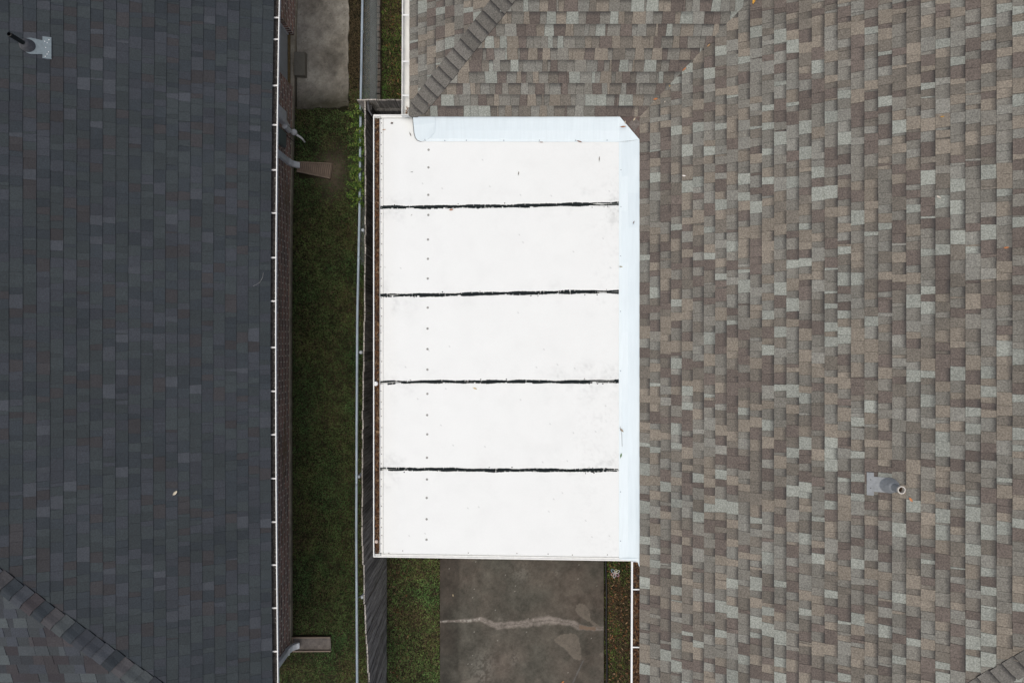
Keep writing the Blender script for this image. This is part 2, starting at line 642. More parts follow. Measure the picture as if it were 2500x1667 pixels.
# ------------------------------------------------------------------ slabs
def in_poly(x, y, pts):
    c = np.zeros(len(x), bool)
    n = len(pts)
    for i in range(n):
        x1, y1 = pts[i]
        x2, y2 = pts[(i + 1) % n]
        hit = ((y1 > y) != (y2 > y)) & (x < (x2 - x1) * (y - y1) / (y2 - y1 + 1e-12) + x1)
        c ^= hit
    return c


def px2(pts, z):
    return [P(a, b, z)[:2] for a, b in pts]


SLZ = 0.07
crack_pts = [(1075, 1516), (1110, 1516), (1150, 1514), (1172, 1510), (1190, 1518), (1212, 1527), (1250, 1524), (1290, 1520),
             (1315, 1516), (1340, 1512), (1370, 1517), (1395, 1520), (1415, 1530), (1440, 1534), (1473, 1533)]
crk = px2(crack_pts, SLZ)


def patio_col(X, Y):
    n1, n2, n3 = fbm(X, Y, 1.6, 41), fbm(X, Y, 7, 43), fbm(X, Y, 38, 47, 3)
    warm = np.array([0.128, 0.108, 0.090])
    green = np.array([0.104, 0.098, 0.082])
    C = green + (warm - green) * np.clip((n1 - 0.3) * 2.4, 0, 1)[:, None]
    C = C * (0.40 + 0.75 * n2 + 0.52 * n3)[:, None] * (0.8 + 0.4 * fbm(X, Y, 3.2, 45))[:, None]
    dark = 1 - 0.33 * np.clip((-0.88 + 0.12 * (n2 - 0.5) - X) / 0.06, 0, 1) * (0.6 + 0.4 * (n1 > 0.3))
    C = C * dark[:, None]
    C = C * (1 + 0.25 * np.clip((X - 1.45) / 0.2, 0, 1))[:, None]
    # the eroded band along the crack
    cx = np.array([p[0] for p in crk])
    cy = np.interp(X, cx, [p[1] for p in crk])
    wid = np.interp(X, cx, [0.015, 0.02, 0.03, 0.035, 0.05, 0.06, 0.06, 0.07, 0.075, 0.07, 0.05, 0.06, 0.05, 0.035, 0.03])
    dd = np.abs(Y - cy + 0.03 * (fbm(X, Y, 14, 51) - 0.5)) / (wid * (0.6 + 0.8 * fbm(X, Y, 9, 53)))
    t = np.clip((1.25 - dd) * 1.6, 0, 1) * (0.25 + 1.0 * n3) * (0.6 + 0.8 * n2)
    C = C + (np.array([0.33, 0.29, 0.26]) - C) * np.clip(t, 0, 0.9)[:, None]
    core = np.abs(Y - cy + 0.03 * (fbm(X, Y, 20, 55) - 0.5)) < 0.006
    C[core] *= 0.7
    tanp = (X > 1.17) & (X < 1.45) & (dd < 0.8)
    C[tanp] = np.array([0.25, 0.185, 0.14])
    wht = (X < -0.55) & (dd < 0.6) & (n3 > 0.5)
    C[wht] = np.array([0.40, 0.38, 0.34])
    # pale worn patches
    for pts in ([(1406, 1477), (1416, 1472), (1428, 1474), (1437, 1486), (1441, 1500), (1443, 1516), (1436, 1517), (1420, 1506), (1409, 1497), (1405, 1487)],
                [(1353, 1560), (1368, 1549), (1392, 1545), (1404, 1547), (1414, 1556), (1417, 1575), (1420, 1605), (1414, 1611), (1400, 1607), (1388, 1594), (1378, 1582), (1366, 1573), (1354, 1568)],
                [(1438, 1512), (1448, 1516), (1470, 1531), (1462, 1535), (1444, 1523)],
                [(1462, 1596), (1472, 1590), (1472, 1606)]):
        inside = in_poly(X + 0.02 * (fbm(X, Y, 12, 61) - 0.5), Y + 0.02 * (fbm(X, Y, 12, 63) - 0.5), px2(pts, SLZ))
        C[inside] = C[inside] * 0.25 + np.array([0.19, 0.165, 0.138]) * (0.65 + 0.35 * n3[inside])[:, None]
    # scratch running to the lower edge
    a, b = P(1424, 1611, SLZ), P(1398, 1667, SLZ)
    tt = np.clip((Y - a[1]) / (b[1] - a[1]), 0, 1.3)
    ln = np.abs(X - (a[0] + (b[0] - a[0]) * tt))
    sel = (ln < 0.012) & (Y < a[1])
    C[sel] = C[sel] * 0.5 + 0.1
    for (qx, qy, r) in ((1220, 1511, 0.05), (1257, 1603, 0.07), (1254, 1618, 0.05), (1360, 1398, 0.06), (1270, 1395, 0.16), (1180, 1620, 0.2), (1175, 1655, 0.15)):
        c = P(qx, qy, SLZ)
        g = np.exp(-((X - c[0]) ** 2 + (Y - c[1]) ** 2) / r ** 2) * (n3 > 0.45)
        C = C + 0.05 * g[:, None] * np.array([1, 0.93, 0.86])
    spk = nr.rand(len(X))
    C[spk > 0.9994] = np.array([0.42, 0.40, 0.36])
    return np.clip(C * 0.85, 0.01, 0.8)


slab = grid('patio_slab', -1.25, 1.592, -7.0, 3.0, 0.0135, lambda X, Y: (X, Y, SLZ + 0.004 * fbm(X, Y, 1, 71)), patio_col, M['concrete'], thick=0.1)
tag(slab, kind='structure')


def walk_col(X, Y):
    n1, n2, n3 = fbm(X, Y, 1.8, 81), fbm(X, Y, 8, 83), fbm(X, Y, 38, 87, 3)
    C = np.array([0.135, 0.120, 0.097]) + (np.array([0.18, 0.17, 0.15]) - np.array([0.135, 0.12, 0.097])) * n1[:, None]
    C = C * (0.42 + 0.7 * n2 + 0.5 * n3)[:, None]
    C = C * (1 - 0.45 * np.clip(fbm(X, Y, 3, 98) * 3.2 - 1.75, 0, 1))[:, None]
    C = C * 2.3 * (0.75 + 0.5 * fbm(X, Y, 4, 89))[:, None]
    moss = np.clip((4.55 - Y) / 0.45, 0, 1) * (0.3 + n2)
    moss = np.clip(moss, 0, 0.85)
    C = C + (np.array([0.045, 0.042, 0.022]) - C) * moss[:, None]
    edge = np.clip((X + 2.90) / 0.05, 0, 1)
    C = C * (1 + 0.2 * edge[:, None])
    sp = nr.rand(len(X))
    C[sp > 0.998] = np.array([0.34, 0.33, 0.29])
    C[sp < 0.003] *= 0.4
    return C


def walk_pos(X, Y):
    e = 0.05 * (fbm(Y, Y * 0 + 3, 6, 91) - 0.5)
    X2 = X + e * (X > -3.0) * (X + 3.0) / 0.15
    Y2 = Y + (Y < 4.15) * 0.12 * (fbm(X, X * 0 + 1, 5, 93) - 0.5)
    return X2, Y2, 0.028 + 0.003 * fbm(X, Y, 1, 95)


tag(grid('walkway', -3.745, -2.85, 4.06, 7.4, 0.0135, walk_pos, walk_col, M['concrete'], thick=0.06), kind='structure')
tag(grid('paved_strip', -2.475, -2.36, 3.66, 7.4, 0.02, lambda X, Y: (X, Y, 0.024 + 0 * X),
         lambda X, Y: np.array([0.125, 0.122, 0.115]) * (0.6 + 0.8 * fbm(X, Y, 7, 97))[:, None], M['concrete'], thick=0.05), kind='structure')

# brick edging along the paved strip: one row of pavers, each its own
edg = MB()
root = empty('brick_edging', (-2.315, 5.2, 0), 'row of pale worn pavers edging the paved strip under the wire fence', 'edging')
y = 3.66
while y < 6.6:
    L = rng.uniform(0.085, 0.105)
    c = rng.choice([(0.17, 0.14, 0.12), (0.19, 0.165, 0.14), (0.15, 0.135, 0.125), (0.185, 0.145, 0.12), (0.16, 0.15, 0.13)])
    k = rng.uniform(0.85, 1.15)
    b = MB()
    j = rng.uniform(-0.004, 0.004)
    x0, x1, z1 = -2.352 + j, -2.286 + j, 0.035 + rng.uniform(-0.004, 0.004)
    b.hexa([(x0, y, -0.02), (x1, y, -0.02), (x1, y + L, -0.02), (x0, y + L, -0.02)],
           [(x0 + .004, y + .004, z1), (x1 - .004, y + .004, z1), (x1 - .004, y + L - .004, z1), (x0 + .004, y + L - .004, z1)], (c[0] * k, c[1] * k, c[2] * k))
    b.build('paver', M['paver'], root)
    y += L + 0.012
st = MB()
sx0, sy1, _ = P(718, 127, 0.14)
sx1, sy0, _ = P(744, 184, 0.14)
st.hexa([(sx0, sy0, 0.0), (sx1 + .01, sy0 - .008, 0.0), (sx1 + .01, sy1 + .008, 0.0), (sx0, sy1, 0.0)],
        [(sx0, sy0, 0.14), (sx1, sy0, 0.14), (sx1, sy1, 0.14), (sx0, sy1, 0.14)], (0.21, 0.195, 0.16))
tag(st.build('door_step', M['concrete']), 'small concrete step block under the white door', 'step')


# ------------------------------------------------------------------ shingled roofs
def clip_poly(pts, poly):
    out = pts
    n = len(poly)
    for i in range(n):
        ax, ay = poly[i]
        bx, by = poly[(i + 1) % n]
        ex, ey = bx - ax, by - ay
        res = []
        for k in range(len(out)):
            p, q = out[k], out[(k + 1) % len(out)]
            dp = ex * (p[1] - ay) - ey * (p[0] - ax)
            dq = ex * (q[1] - ay) - ey * (q[0] - ax)
            if dp >= 0:
                res.append(p)
            if (dp >= 0) != (dq >= 0):
                t = dp / (dp - dq)
                res.append((p[0] + (q[0] - p[0]) * t, p[1] + (q[1] - p[1]) * t))
        out = res
        if len(out) < 3:
            return []
    return out


def area(p):
    return 0.5 * abs(sum(p[i][0] * p[(i + 1) % len(p)][1] - p[(i + 1) % len(p)][0] * p[i][1] for i in range(len(p))))


class Plane:
    def __init__(s, O, a, up, pitch):
        """O on the eave, a = unit vector along the eave, up = horizontal unit vector up the slope"""
        s.O = Vector(O)
        s.a = Vector(a)
        c = 1 / math.sqrt(1 + pitch * pitch)
        s.c = c
        s.s = (Vector(up) + Vector((0, 0, pitch))) * c
        s.n = s.a.cross(s.s)
        if s.n.z < 0:
            s.n = -s.n
        s.up = Vector(up)

    def to2(s, x, y):
        v = Vector((x, y, 0)) - Vector((s.O.x, s.O.y, 0))
        return (v.dot(s.a), v.dot(s.up) / s.c)

    def at(s, a, t, h=0.0):
        return s.O + s.a * a + s.s * t + s.n * h


def bowed(v, fn):
    return (v[0] + fn(v[0], v[1]), v[1], v[2])


def shingles(mb, pl, planpoly, E, palette, hb=0.008, tooth=0.0035, wr=(0.055, 0.17), warp=None, seed=1, band=(0.4, 1.0), slant=0.012, gap=0.0015):
    r = random.Random(seed)
    poly = [pl.to2(x, y) for x, y in planpoly]
    # make it counter-clockwise
    ar = sum(poly[i][0] * poly[(i + 1) % len(poly)][1] - poly[(i + 1) % len(poly)][0] * poly[i][1] for i in range(len(poly)))
    if ar < 0:
        poly = poly[::-1]
    amin, amax = min(p[0] for p in poly), max(p[0] for p in poly)
    smin, smax = min(p[1] for p in poly), max(p[1] for p in poly)
    wf = warp or (lambda x, y: 0.0)
    flip = pl.a.cross(pl.s).z < 0
    i = 0
    while i * E < smax:
        s0, s1 = i * E, (i + 1) * E + 0.006
        a = amin - r.uniform(0, 0.2)
        wob = [r.uniform(-0.0018, 0.0018) for _ in range(64)]
        is_tooth = r.random() < 0.5
        sk_prev = 0.0
        while a < amax:
            w = r.uniform(*wr)
            if r.random() < 0.12:
                w *= r.uniform(0.15, 0.5)
            sk = r.uniform(0.3, 1) * slant * (1 if is_tooth else -1)
            q = [(a + sk_prev + gap, s0), (a + w + sk - gap, s0), (a + w - gap, s1), (a + gap, s1)]
            wb = wob[int((a - amin) / 0.3) % 64]
            q[0] = (q[0][0], s0 + wb)
            q[1] = (q[1][0], s0 + wb)
            pc = clip_poly(q, poly)
            if len(pc) >= 3 and area(pc) > 2e-5:
                c0 = r.choice(palette[0] if is_tooth else palette[1])
                k = r.uniform(0.88, 1.12)
                col = (c0[0] * k, c0[1] * k, c0[2] * k)
                top, low = [], []
                for (pa, ps) in pc:
                    fr = (ps - s0) / E
                    h = hb + (0.0015 - hb) * fr + (tooth if is_tooth else 0)
                    top.append(bowed(pl.at(pa, ps, h), wf))
                    low.append(bowed(pl.at(pa, ps, h - hb * 0.95), wf))
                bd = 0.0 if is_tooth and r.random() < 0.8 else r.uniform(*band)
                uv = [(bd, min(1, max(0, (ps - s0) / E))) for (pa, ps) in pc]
                if flip:
                    mb.poly(top[::-1], col, uv[::-1])
                else:
                    mb.poly(top, col, uv)
                m = len(pc)
                dk = (col[0] * 0.22, col[1] * 0.22, col[2] * 0.22)   # cut edge: bare asphalt core
                for e in range(m):
                    g = (e + 1) % m
                    butt = abs(pc[e][1] - s0) < 0.004 and abs(pc[g][1] - s0) < 0.004
                    if butt or is_tooth:
                        mb.poly([top[e], low[e], low[g], top[g]], dk if butt else col)
            a += w
            sk_prev = sk
            is_tooth = not is_tooth if r.random() < 0.8 else is_tooth
        i += 1
    # the felt and deck underneath
    base = [pl.at(p[0], p[1], -0.006) for p in poly]
    mb.poly(base if not flip else base[::-1], (0.015, 0.015, 0.015))


def plain_plane(mb, pl, planpoly, col):
    poly = [pl.to2(x, y) for x, y in planpoly]
    pts = [pl.at(p[0], p[1], 0.0) for p in poly]
    mb.poly(pts, col)


def hip_caps(mb, C, dirn, pitch, n0, length, E, halfw, palette, seed, warp=None, lift=0.012, dark_edge=0.3, bd=1.25, lim=None, crown=0.0):
    """cap shingles bent over a hip that starts at C and climbs along dirn (dx, dy = +-1)"""
    r = random.Random(seed)
    wf = warp or (lambda x, y: 0.0)
    hd = Vector((dirn[0], dirn[1], pitch)).normalized()
    # normals of the two planes meeting here
    nA = Vector((-dirn[0] * pitch, 0, 1)).normalized()
    nB = Vector((0, -dirn[1] * pitch, 1)).normalized()
    tA = nA.cross(hd).normalized()
    if tA.dot(Vector((0, dirn[1], 0))) < 0:   # plane A climbs in x, so its cap half lies toward +dirn.y
        tA = -tA
    tB = nB.cross(hd).normalized()
    if tB.dot(Vector((dirn[0], 0, 0))) < 0:
        tB = -tB
    up = Vector((0, 0, 1))
    k = n0
    while k * E < length:
        d0, d1 = k * E, (k + 1) * E + 0.02
        c = r.choice(palette)
        kk = r.uniform(0.88, 1.12)
        c = (c[0] * kk, c[1] * kk, c[2] * kk)
        wv = halfw * r.uniform(0.96, 1.04)
        rows = []
        for (dd, lf) in ((d0, lift + 0.008), (d1, 0.008)):
            p = Vector(C) + hd * dd
            row = []
            for (t, ww, drop) in ((tA, wv, 0.0), (tA, wv * 0.5, crown * 0.4), (tA, wv * 0.16, 0.004 + crown * 0.85), (tA, 0, 0.002 + crown), (tB, wv * 0.16, 0.004 + crown * 0.85), (tB, wv * 0.5, crown * 0.4), (tB, wv, 0.0)):
                q = p + t * ww + up * (lf + drop)
                if lim:
                    q = Vector((max(q.x, lim[0]), max(q.y, lim[1]), max(q.z, ZE + 0.012)))
                row.append(bowed(q, wf))
            rows.append(row)
        n = len(rows[0])
        for e in range(n - 1):
            f = [rows[0][e], rows[0][e + 1], rows[1][e + 1], rows[1][e]]
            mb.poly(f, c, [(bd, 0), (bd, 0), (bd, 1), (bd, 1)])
        low = [(v[0], v[1], v[2] - lift - 0.003) for v in rows[0]]
        for e in range(n - 1):
            mb.poly([rows[0][e], low[e], low[e + 1], rows[0][e + 1]], tuple(x * dark_edge for x in c))
        for e in (0, n - 1):
            lo = [(rows[q][e][0], rows[q][e][1], rows[q][e][2] - 0.02) for q in (0, 1)]
            mb.poly([rows[0][e], rows[1][e], lo[1], lo[0]], tuple(x * 0.25 for x in c))
        k += 1


# ---- palettes
G_LIGHT, G_MID, TAN, BROWN, UMBER = (0.272, 0.282, 0.250), (0.218, 0.212, 0.187), (0.220, 0.192, 0.156), (0.137, 0.114, 0.099), (0.160, 0.143, 0.120)
G_DK = (0.188, 0.178, 0.154)
PAL_T = ([G_LIGHT, G_LIGHT, TAN, TAN, BROWN, BROWN, G_MID, UMBER, G_DK], [G_MID, G_DK, G_DK, TAN, UMBER, G_DK, BROWN])
D1, D2, D3, D4, D5 = (0.040, 0.048, 0.052), (0.043, 0.048, 0.057), (0.043, 0.042, 0.045), (0.035, 0.042, 0.049), (0.056, 0.062, 0.072)
PAL_D = ([D1, D1, D2, D3, D4, D4, D1, D5, D2, D1], [D1, D2, D4, D1, D3, D4, D1, D2])
PAL_D_LIT = ([(0.060, 0.068, 0.074), (0.080, 0.092, 0.096), (0.054, 0.050, 0.053), (0.055, 0.061, 0.072)],  # charcoal tabs for the south slope, its brighter light put into the colours
          [(0.043, 0.047, 0.053), (0.047, 0.043, 0.047), (0.05, 0.056, 0.06)])

# ================================================================== LEFT HOUSE
XE = -3.290
LP = 1 / 3.0
LYS, LYN = -5.88, 9.5
LW = 5.4


def lbow(x, y):
    b = (0.05 if y > 0 else 0.03) * min(1.6, (y / 4.65) ** 2)
    return b * max(0.0, min(1.0, 1 - (XE - x) / 2.5))


left = empty('brick_house', (-6.5, 1.5, 0), 'brick house with the dark charcoal shingle roof and white gutter', 'house')
mb = MB()
plE = Plane((XE, 0, ZE), (0, 1, 0), (-1, 0, 0), LP)
ridge_x = XE - LW
shingles(mb, plE, [(XE, LYS), (XE, 6.2), (-8.4, 6.2), (-8.4, -0.77)], 0.1435, PAL_D, hb=0.0085, tooth=0.001, wr=(0.06, 0.18), warp=lbow, seed=5, band=(0, 0.4), gap=0.001)
plS = Plane((0, LYS, ZE), (1, 0, 0), (0, 1, 0), LP)
shingles(mb, plS, [(XE, LYS), (-8.4, -0.77), (-9.6, -0.77), (-9.6, LYS)], 0.1435, PAL_D_LIT, hb=0.008, tooth=0.003, wr=(0.10, 0.22), warp=lbow, seed=6, band=(0, 0.5))
dk = (0.05, 0.053, 0.058)
rz = ZE + LW * LP


def q3(*pts):
    mb.poly([Vector(p) for p in pts], dk)


q3((XE, 6.2, ZE), (XE, LYN, ZE), (ridge_x, LYN - LW, rz), (-8.4, 6.2, ZE + 5.11 * LP))
q3((-8.4, -0.77, ZE + 5.11 * LP), (-8.4, 6.2, ZE + 5.11 * LP), (ridge_x, LYN - LW, rz), (ridge_x, LYS + LW, rz))
q3((-9.6, LYS, ZE), (-9.6, -0.77, ZE + 5.11 * LP), (ridge_x - 0.9, LYS + LW - .9, rz - .3), (ridge_x - LW, LYS, ZE))
q3((-8.4, -0.77, ZE + 5.11 * LP), (ridge_x, LYS + LW, rz), (ridge_x - 0.9, LYS + LW - .9, rz - .3), (-9.6, -0.77, ZE + 5.11 * LP))
q3((ridge_x, LYS + LW, rz), (ridge_x, LYN - LW, rz), (ridge_x - LW, LYN, ZE), (ridge_x - LW, LYS, ZE))
q3((XE, LYN, ZE), (ridge_x - LW, LYN, ZE), (ridge_x, LYN - LW, rz))
lroof = mb.build('roof', M['shingle_dark'], left)
mb = MB()
hip_caps(mb, (XE, LYS, ZE), (-1, 1), LP, 0, 7.4, 0.15, 0.14, [D2, D5, (0.056, 0.050, 0.054), (0.074, 0.084, 0.088), D4, (0.068, 0.066, 0.070), (0.055, 0.064, 0.072)], 9, warp=lbow, lift=0.018, bd=0.9, crown=0.055, dark_edge=0.12)
mb.build('hip_cap', M['shingle_dark'], lroof)


def wallx(y):
    return -3.857 + (0.07 if y > 0 else 0.01) * (y / 4.65) ** 2


# brick wall with the door opening (Y 4.40 .. 5.30)
DY0, DY1 = 4.40, 5.29
mb = MB()


def wall_seg(ya, yb, z0, z1, n):
    ys = np.linspace(ya, yb, n)
    prof = [(0, z0), (0, z1), (-0.12, z1), (-0.12, z0)]
    mb.sweep_y(prof, list(ys), wallx)


wall_seg(LYS + 0.55, DY0, 0.10, 2.42, 24)
wall_seg(DY1, 8.95, 0.10, 2.42, 10)
wall_seg(DY0, DY1, 2.15, 2.42, 3)
# other sides
mb.box(ridge_x - LW + 0.55, wallx(LYS) - 0.12, LYS + 0.55, LYS + 0.67, 0.10, 2.42)
mb.box(ridge_x - LW + 0.55, ridge_x - LW + 0.67, LYS + 0.67, 8.83, 0.10, 2.42)
mb.box(ridge_x - LW + 0.55, wallx(LYN) - 0.12, 8.83, 8.95, 0.10, 2.42)
mb.build('wall', M['brick'], left)
mb = MB()
ys = list(np.linspace(LYS + 0.53, 8.97, 30))
mb.sweep_y([(0.022, -0.1), (0.022, 0.078), (0.012, 0.098), (-0.4, 0.098), (-0.4, -0.1)], ys, wallx)
mb.build('foundation', M['foundation'], left)
# door: slab, sill below and a thin threshold
mb = MB()
dxw = wallx(4.85)
mb.box(dxw - 0.105, dxw - 0.075, DY0 + 0.03, DY1 - 0.03, 0.18, 2.12)
for (pz0, pz1) in ((0.35, 0.95), (1.1, 2.0)):
    mb.box(dxw - 0.075, dxw - 0.068, DY0 + 0.15, DY1 - 0.15, pz0, pz1)
door = mb.build('door', M['door'], left)
mb = MB()
mb.box(dxw - 0.10, dxw - 0.055, DY0 + 0.003, DY0 + 0.028, 0.17, 2.14)
mb.box(dxw - 0.10, dxw - 0.055, DY1 - 0.028, DY1 - 0.003, 0.17, 2.14)
mb.build('frame', M['gutter'], door)
mb = MB()
mb.box(dxw - 0.068, dxw - 0.035, DY0 + 0.002, DY1 - 0.002, 0.14, 0.17)
mb.build('threshold', M['threshold'], door)
mb = MB()
mb.hexa([(dxw - 0.14, DY0 + .003, 0.0985), (dxw + 0.005, DY0 + .003, 0.0985), (dxw + 0.005, DY1 - .003, 0.0985), (dxw - 0.14, DY1 - .003, 0.0985)],
        [(dxw - 0.14, DY0 + .003, 0.165), (dxw + 0.0, DY0 + .003, 0.105), (dxw + 0.0, DY1 - .003, 0.105), (dxw - 0.14, DY1 - .003, 0.165)])
mb.build('sill', M['foundation'], door)
mb = MB()
mb.lathe((dxw - 0.045, DY0 + 0.12, 1.02), [(0.0, -0.028), (0.02, -0.02), (0.028, 0.0), (0.02, 0.02), (0.0, 0.028)], 10)
mb.build('handle', M['galv'], door, smooth=True)

# soffit and fascia
mb = MB()
ys = list(np.linspace(LYS + 0.03, 9.45, 30))
ebow = lambda y: lbow(XE, y)
mb.sweep_y([(XE - 0.052, 2.43), (XE - 0.052, 2.575), (XE - 0.075, 2.583), (XE - 0.62, 2.583), (XE - 0.62, 2.43)], ys, ebow)
mb.box(ridge_x - LW + 0.06, XE - 0.70, LYS + 0.05, LYS + 0.60, 2.43, 2.57)
mb.build('fascia', M['fascia'], left)


def gutter(name, parent, xin, xout, y0, y1, ztop, shift, mat, depth=0.10, lip=0.012, ends=(True, True), n=26):
    sgn = 1 if xout > xin else -1
    t = 0.004
    zb = ztop - depth
    o, i = xout, xin
    prof = [(o, ztop), (o, ztop - 0.02), (o - sgn * 0.006, ztop - 0.03), (o - sgn * 0.006, ztop - 0.06), (o - sgn * 0.025, zb), (i, zb), (i, ztop),
            (i + sgn * t, ztop), (i + sgn * t, zb + t), (o - sgn * 0.028, zb + t), (o - sgn * 0.012, ztop - 0.06), (o - sgn * 0.012, ztop - 0.012), (o - sgn * lip, ztop - 0.008), (o - sgn * lip, ztop)]
    mb_ = MB()
    mb_.sweep_y(prof, list(np.linspace(y0, y1, n)), shift)
    for e, yy, d_ in ((ends[0], y0, 1), (ends[1], y1, -1)):
        if e:
            a_, b_ = sorted((i + shift(yy), o + shift(yy)))
            mb_.box(a_ + 0.001, b_ - 0.001, min(yy, yy - d_ * 0.006), max(yy, yy - d_ * 0.006), zb - 0.001, ztop + 0.002)
    return mb_.build(name, mat, parent)


GX = -3.222
lg = gutter('gutter', left, XE - 0.045, GX, LYS - 0.02, 9.4, 2.578, ebow, M['gutter'])
mb = MB()
ys = list(np.linspace(LYS, 9.3, 60))
mb.sweep_y([(XE - 0.04, 2.50), (XE - 0.04, 2.515), (XE + 0.005, 2.52), (GX - 0.015, 2.505), (GX - 0.022, 2.49)], ys, ebow)
mb.build('debris', M['debris'], lg)
# shingle grit washed into small pale heaps along the trough
mb = MB()
r = random.Random(3)
y = LYS + 0.1
while y < 6.4:
    y += r.uniform(0.035, 0.12)
    if r.random() < 0.2:
        y += r.uniform(0.05, 0.25)
    s = r.uniform(0.006, 0.016)
    cx = XE + 0.022 + r.uniform(-0.008, 0.012) + ebow(y)
    mb.lathe((cx, y, 2.512), [(s, 0), (s * 0.7, s * 0.35), (0.001, s * 0.5)], 7)
tag(mb.build('grit', simple('grit', (0.28, 0.27, 0.25), 0.9, 0, 0.3, 60), lg), kind='stuff')
for py in (-60, 43, 96, 209, 305, 415, 520, 629, 735, 848, 955, 1061, 1168, 1274, 1379, 1484, 1590, 1690):
    yy = P(0, py, 2.58)[1]
    b = MB()
    e = ebow(yy)
    jit = 0.0
    b.box(XE - 0.03 + e, GX - 0.013 + e, yy - 0.010, yy + 0.010, 2.572, 2.576)
    b.box(XE + 0.018 + e, XE + 0.026 + e, yy - 0.004, yy + 0.004, 2.577, 2.580)
    b.build('bracket', M['bracket'] if py % 2 else M['bracket'], lg)


# downspouts
def downspout(name, parent, yc, xw, zt, out, w=0.10, dpt=0.065, mat=None):
    mb_ = MB()
    path = [(xw + 0.5, 0, 2.47), (xw + 0.5, 0, 2.40), (xw + 0.04, 0, 2.22), (xw + 0.04, 0, 0.30), (xw + 0.06, 0, 0.20), (xw + 0.11, 0, 0.12), (out, 0, 0.085)]
    rings = []
    for k, p in enumerate(path):
        a_ = Vector(path[max(k - 1, 0)])
        b_ = Vector(path[min(k + 1, len(path) - 1)])
        t = (b_ - a_).normalized()
        nrm = Vector((-t.z, 0, t.x))
        ring = []
        for (su, sv) in ((-1, -.8), (-.8, -1), (.8, -1), (1, -.8), (1, .8), (.8, 1), (-.8, 1), (-1, .8)):
            v = Vector(p) + nrm * (sv * dpt / 2) + Vector((0, su * w / 2 + yc, 0))
            ring.append(tuple(v))
        rings.append(ring)
    vs = [v for rg in rings for v in rg]
    fs = []
    m = 8
    for k in range(len(rings) - 1):
        for q in range(m):
            q2 = (q + 1) % m
            fs.append((k * m + q, k * m + q2, (k + 1) * m + q2, (k + 1) * m + q))
    mb_.mesh(vs, fs)
    ds = mb_.build(name, mat or M['gutter'], parent)
    # crimp rings at the elbow
    for (x, z) in ((xw + 0.04, 0.33), (xw + 0.04, 1.2)):
        mb_ = MB()
        mb_.box(x - dpt / 2 - 0.004, x + dpt / 2 + 0.004, yc - w / 2 - 0.004, yc + w / 2 + 0.004, z, z + 0.02)
        mb_.build('strap', mat or M['gutter'], ds)
    return ds


dsm = simple('downspout_paint', (0.88, 0.91, 0.92), 0.45, 0, 0.1, 12)
downspout('downspout', left, 3.045, wallx(3.0), 2.5, -3.69, mat=dsm)
downspout('downspout', left, -5.25, wallx(-5.2), 2.5, -3.69, w=0.10, mat=dsm)


# plumbing vents
def vent(parent, pl, ax, ay, r_pipe, h_pipe, cone_r, cone_h, mplate, mcone, mpipe, mbore, outline, nails):
    """ax, ay: plan position of the pipe; outline: plate outline (across, downslope) in metres round it"""
    a0, s0 = pl.to2(ax, ay)
    c = pl.at(a0, s0)
    mb_ = MB()
    hh = 0.017
    top = [pl.at(a0 + u, s0 - v, hh) for (u, v) in outline]
    bot = [pl.at(a0 + u, s0 - v, hh - 0.012) for (u, v) in outline]
    top = [tuple(t) for t in top]
    bot = [tuple(t) for t in bot]
    nrm = (Vector(top[1]) - Vector(top[0])).cross(Vector(top[2]) - Vector(top[1]))
    if nrm.z < 0:
        top, bot = top[::-1], bot[::-1]
    mb_.hexa(bot, top)
    v = mb_.build('vent_pipe', mplate, parent)
    for (u, w_) in nails:
        mb_ = MB()
        p = pl.at(a0 + u, s0 - w_, hh)
        mb_.lathe(p, [(0.006, 0), (0.005, 0.003), (0.0005, 0.004)], 8)
        mb_.build('nail_head', M['gutter'] if mpipe is M['black_pipe'] else M['rubber'], v)
    mb_ = MB()
    # cone whose base follows the slope, top is level
    n = 28
    vs = []
    for (rr, zt, follow) in ((cone_r * 1.08, 0.004, 1), (cone_r * 0.98, 0.03, 1), (cone_r * 0.92, cone_h * 0.55, 0.45), (cone_r * 0.72, cone_h * 0.8, 0.1), (cone_r * 0.70, cone_h * 0.9, 0), (r_pipe * 1.25, cone_h, 0), (r_pipe * 1.02, cone_h + 0.012, 0)):
        for q in range(n):
            an = 2 * math.pi * q / n
            dx, dy = rr * math.cos(an), rr * math.sin(an)
            slope = -(pl.n.x * dx + pl.n.y * dy) / pl.n.z
            vs.append((c.x + dx, c.y + dy, c.z + hh + zt + slope * follow))
    fs = []
    for k in range(6):
        for q in range(n):
            q2 = (q + 1) % n
            fs.append((k * n + q, k * n + q2, (k + 1) * n + q2, (k + 1) * n + q))
    mb_.mesh(vs, fs)
    mb_.build('collar', mcone, v, smooth=True)
    mb_ = MB()
    t = r_pipe * 0.16
    mb_.lathe(c, [(r_pipe, 0.0), (r_pipe, h_pipe), (r_pipe - t, h_pipe + 0.001), (r_pipe - t, h_pipe - 0.18)], 24)
    mb_.build('pipe', mpipe, v, smooth=False)
    if mpipe is M['vent_grey']:
        mb_ = MB()
        mb_.lathe(c, [(r_pipe + 0.002, h_pipe - 0.02), (r_pipe + 0.002, h_pipe + 0.002), (r_pipe - t - 0.002, h_pipe + 0.002), (r_pipe - t - 0.002, h_pipe - 0.05)], 24)
        mb_.build('rim', M['pvc'], v)
    mb_ = MB()
    mb_.lathe((c.x, c.y, c.z + h_pipe - 0.16), [(r_pipe - t - 0.001, 0.13), (r_pipe - t - 0.001, 0), (0.0005, 0)], 20)
    mb_.build('bore', mbore, v)
    return v


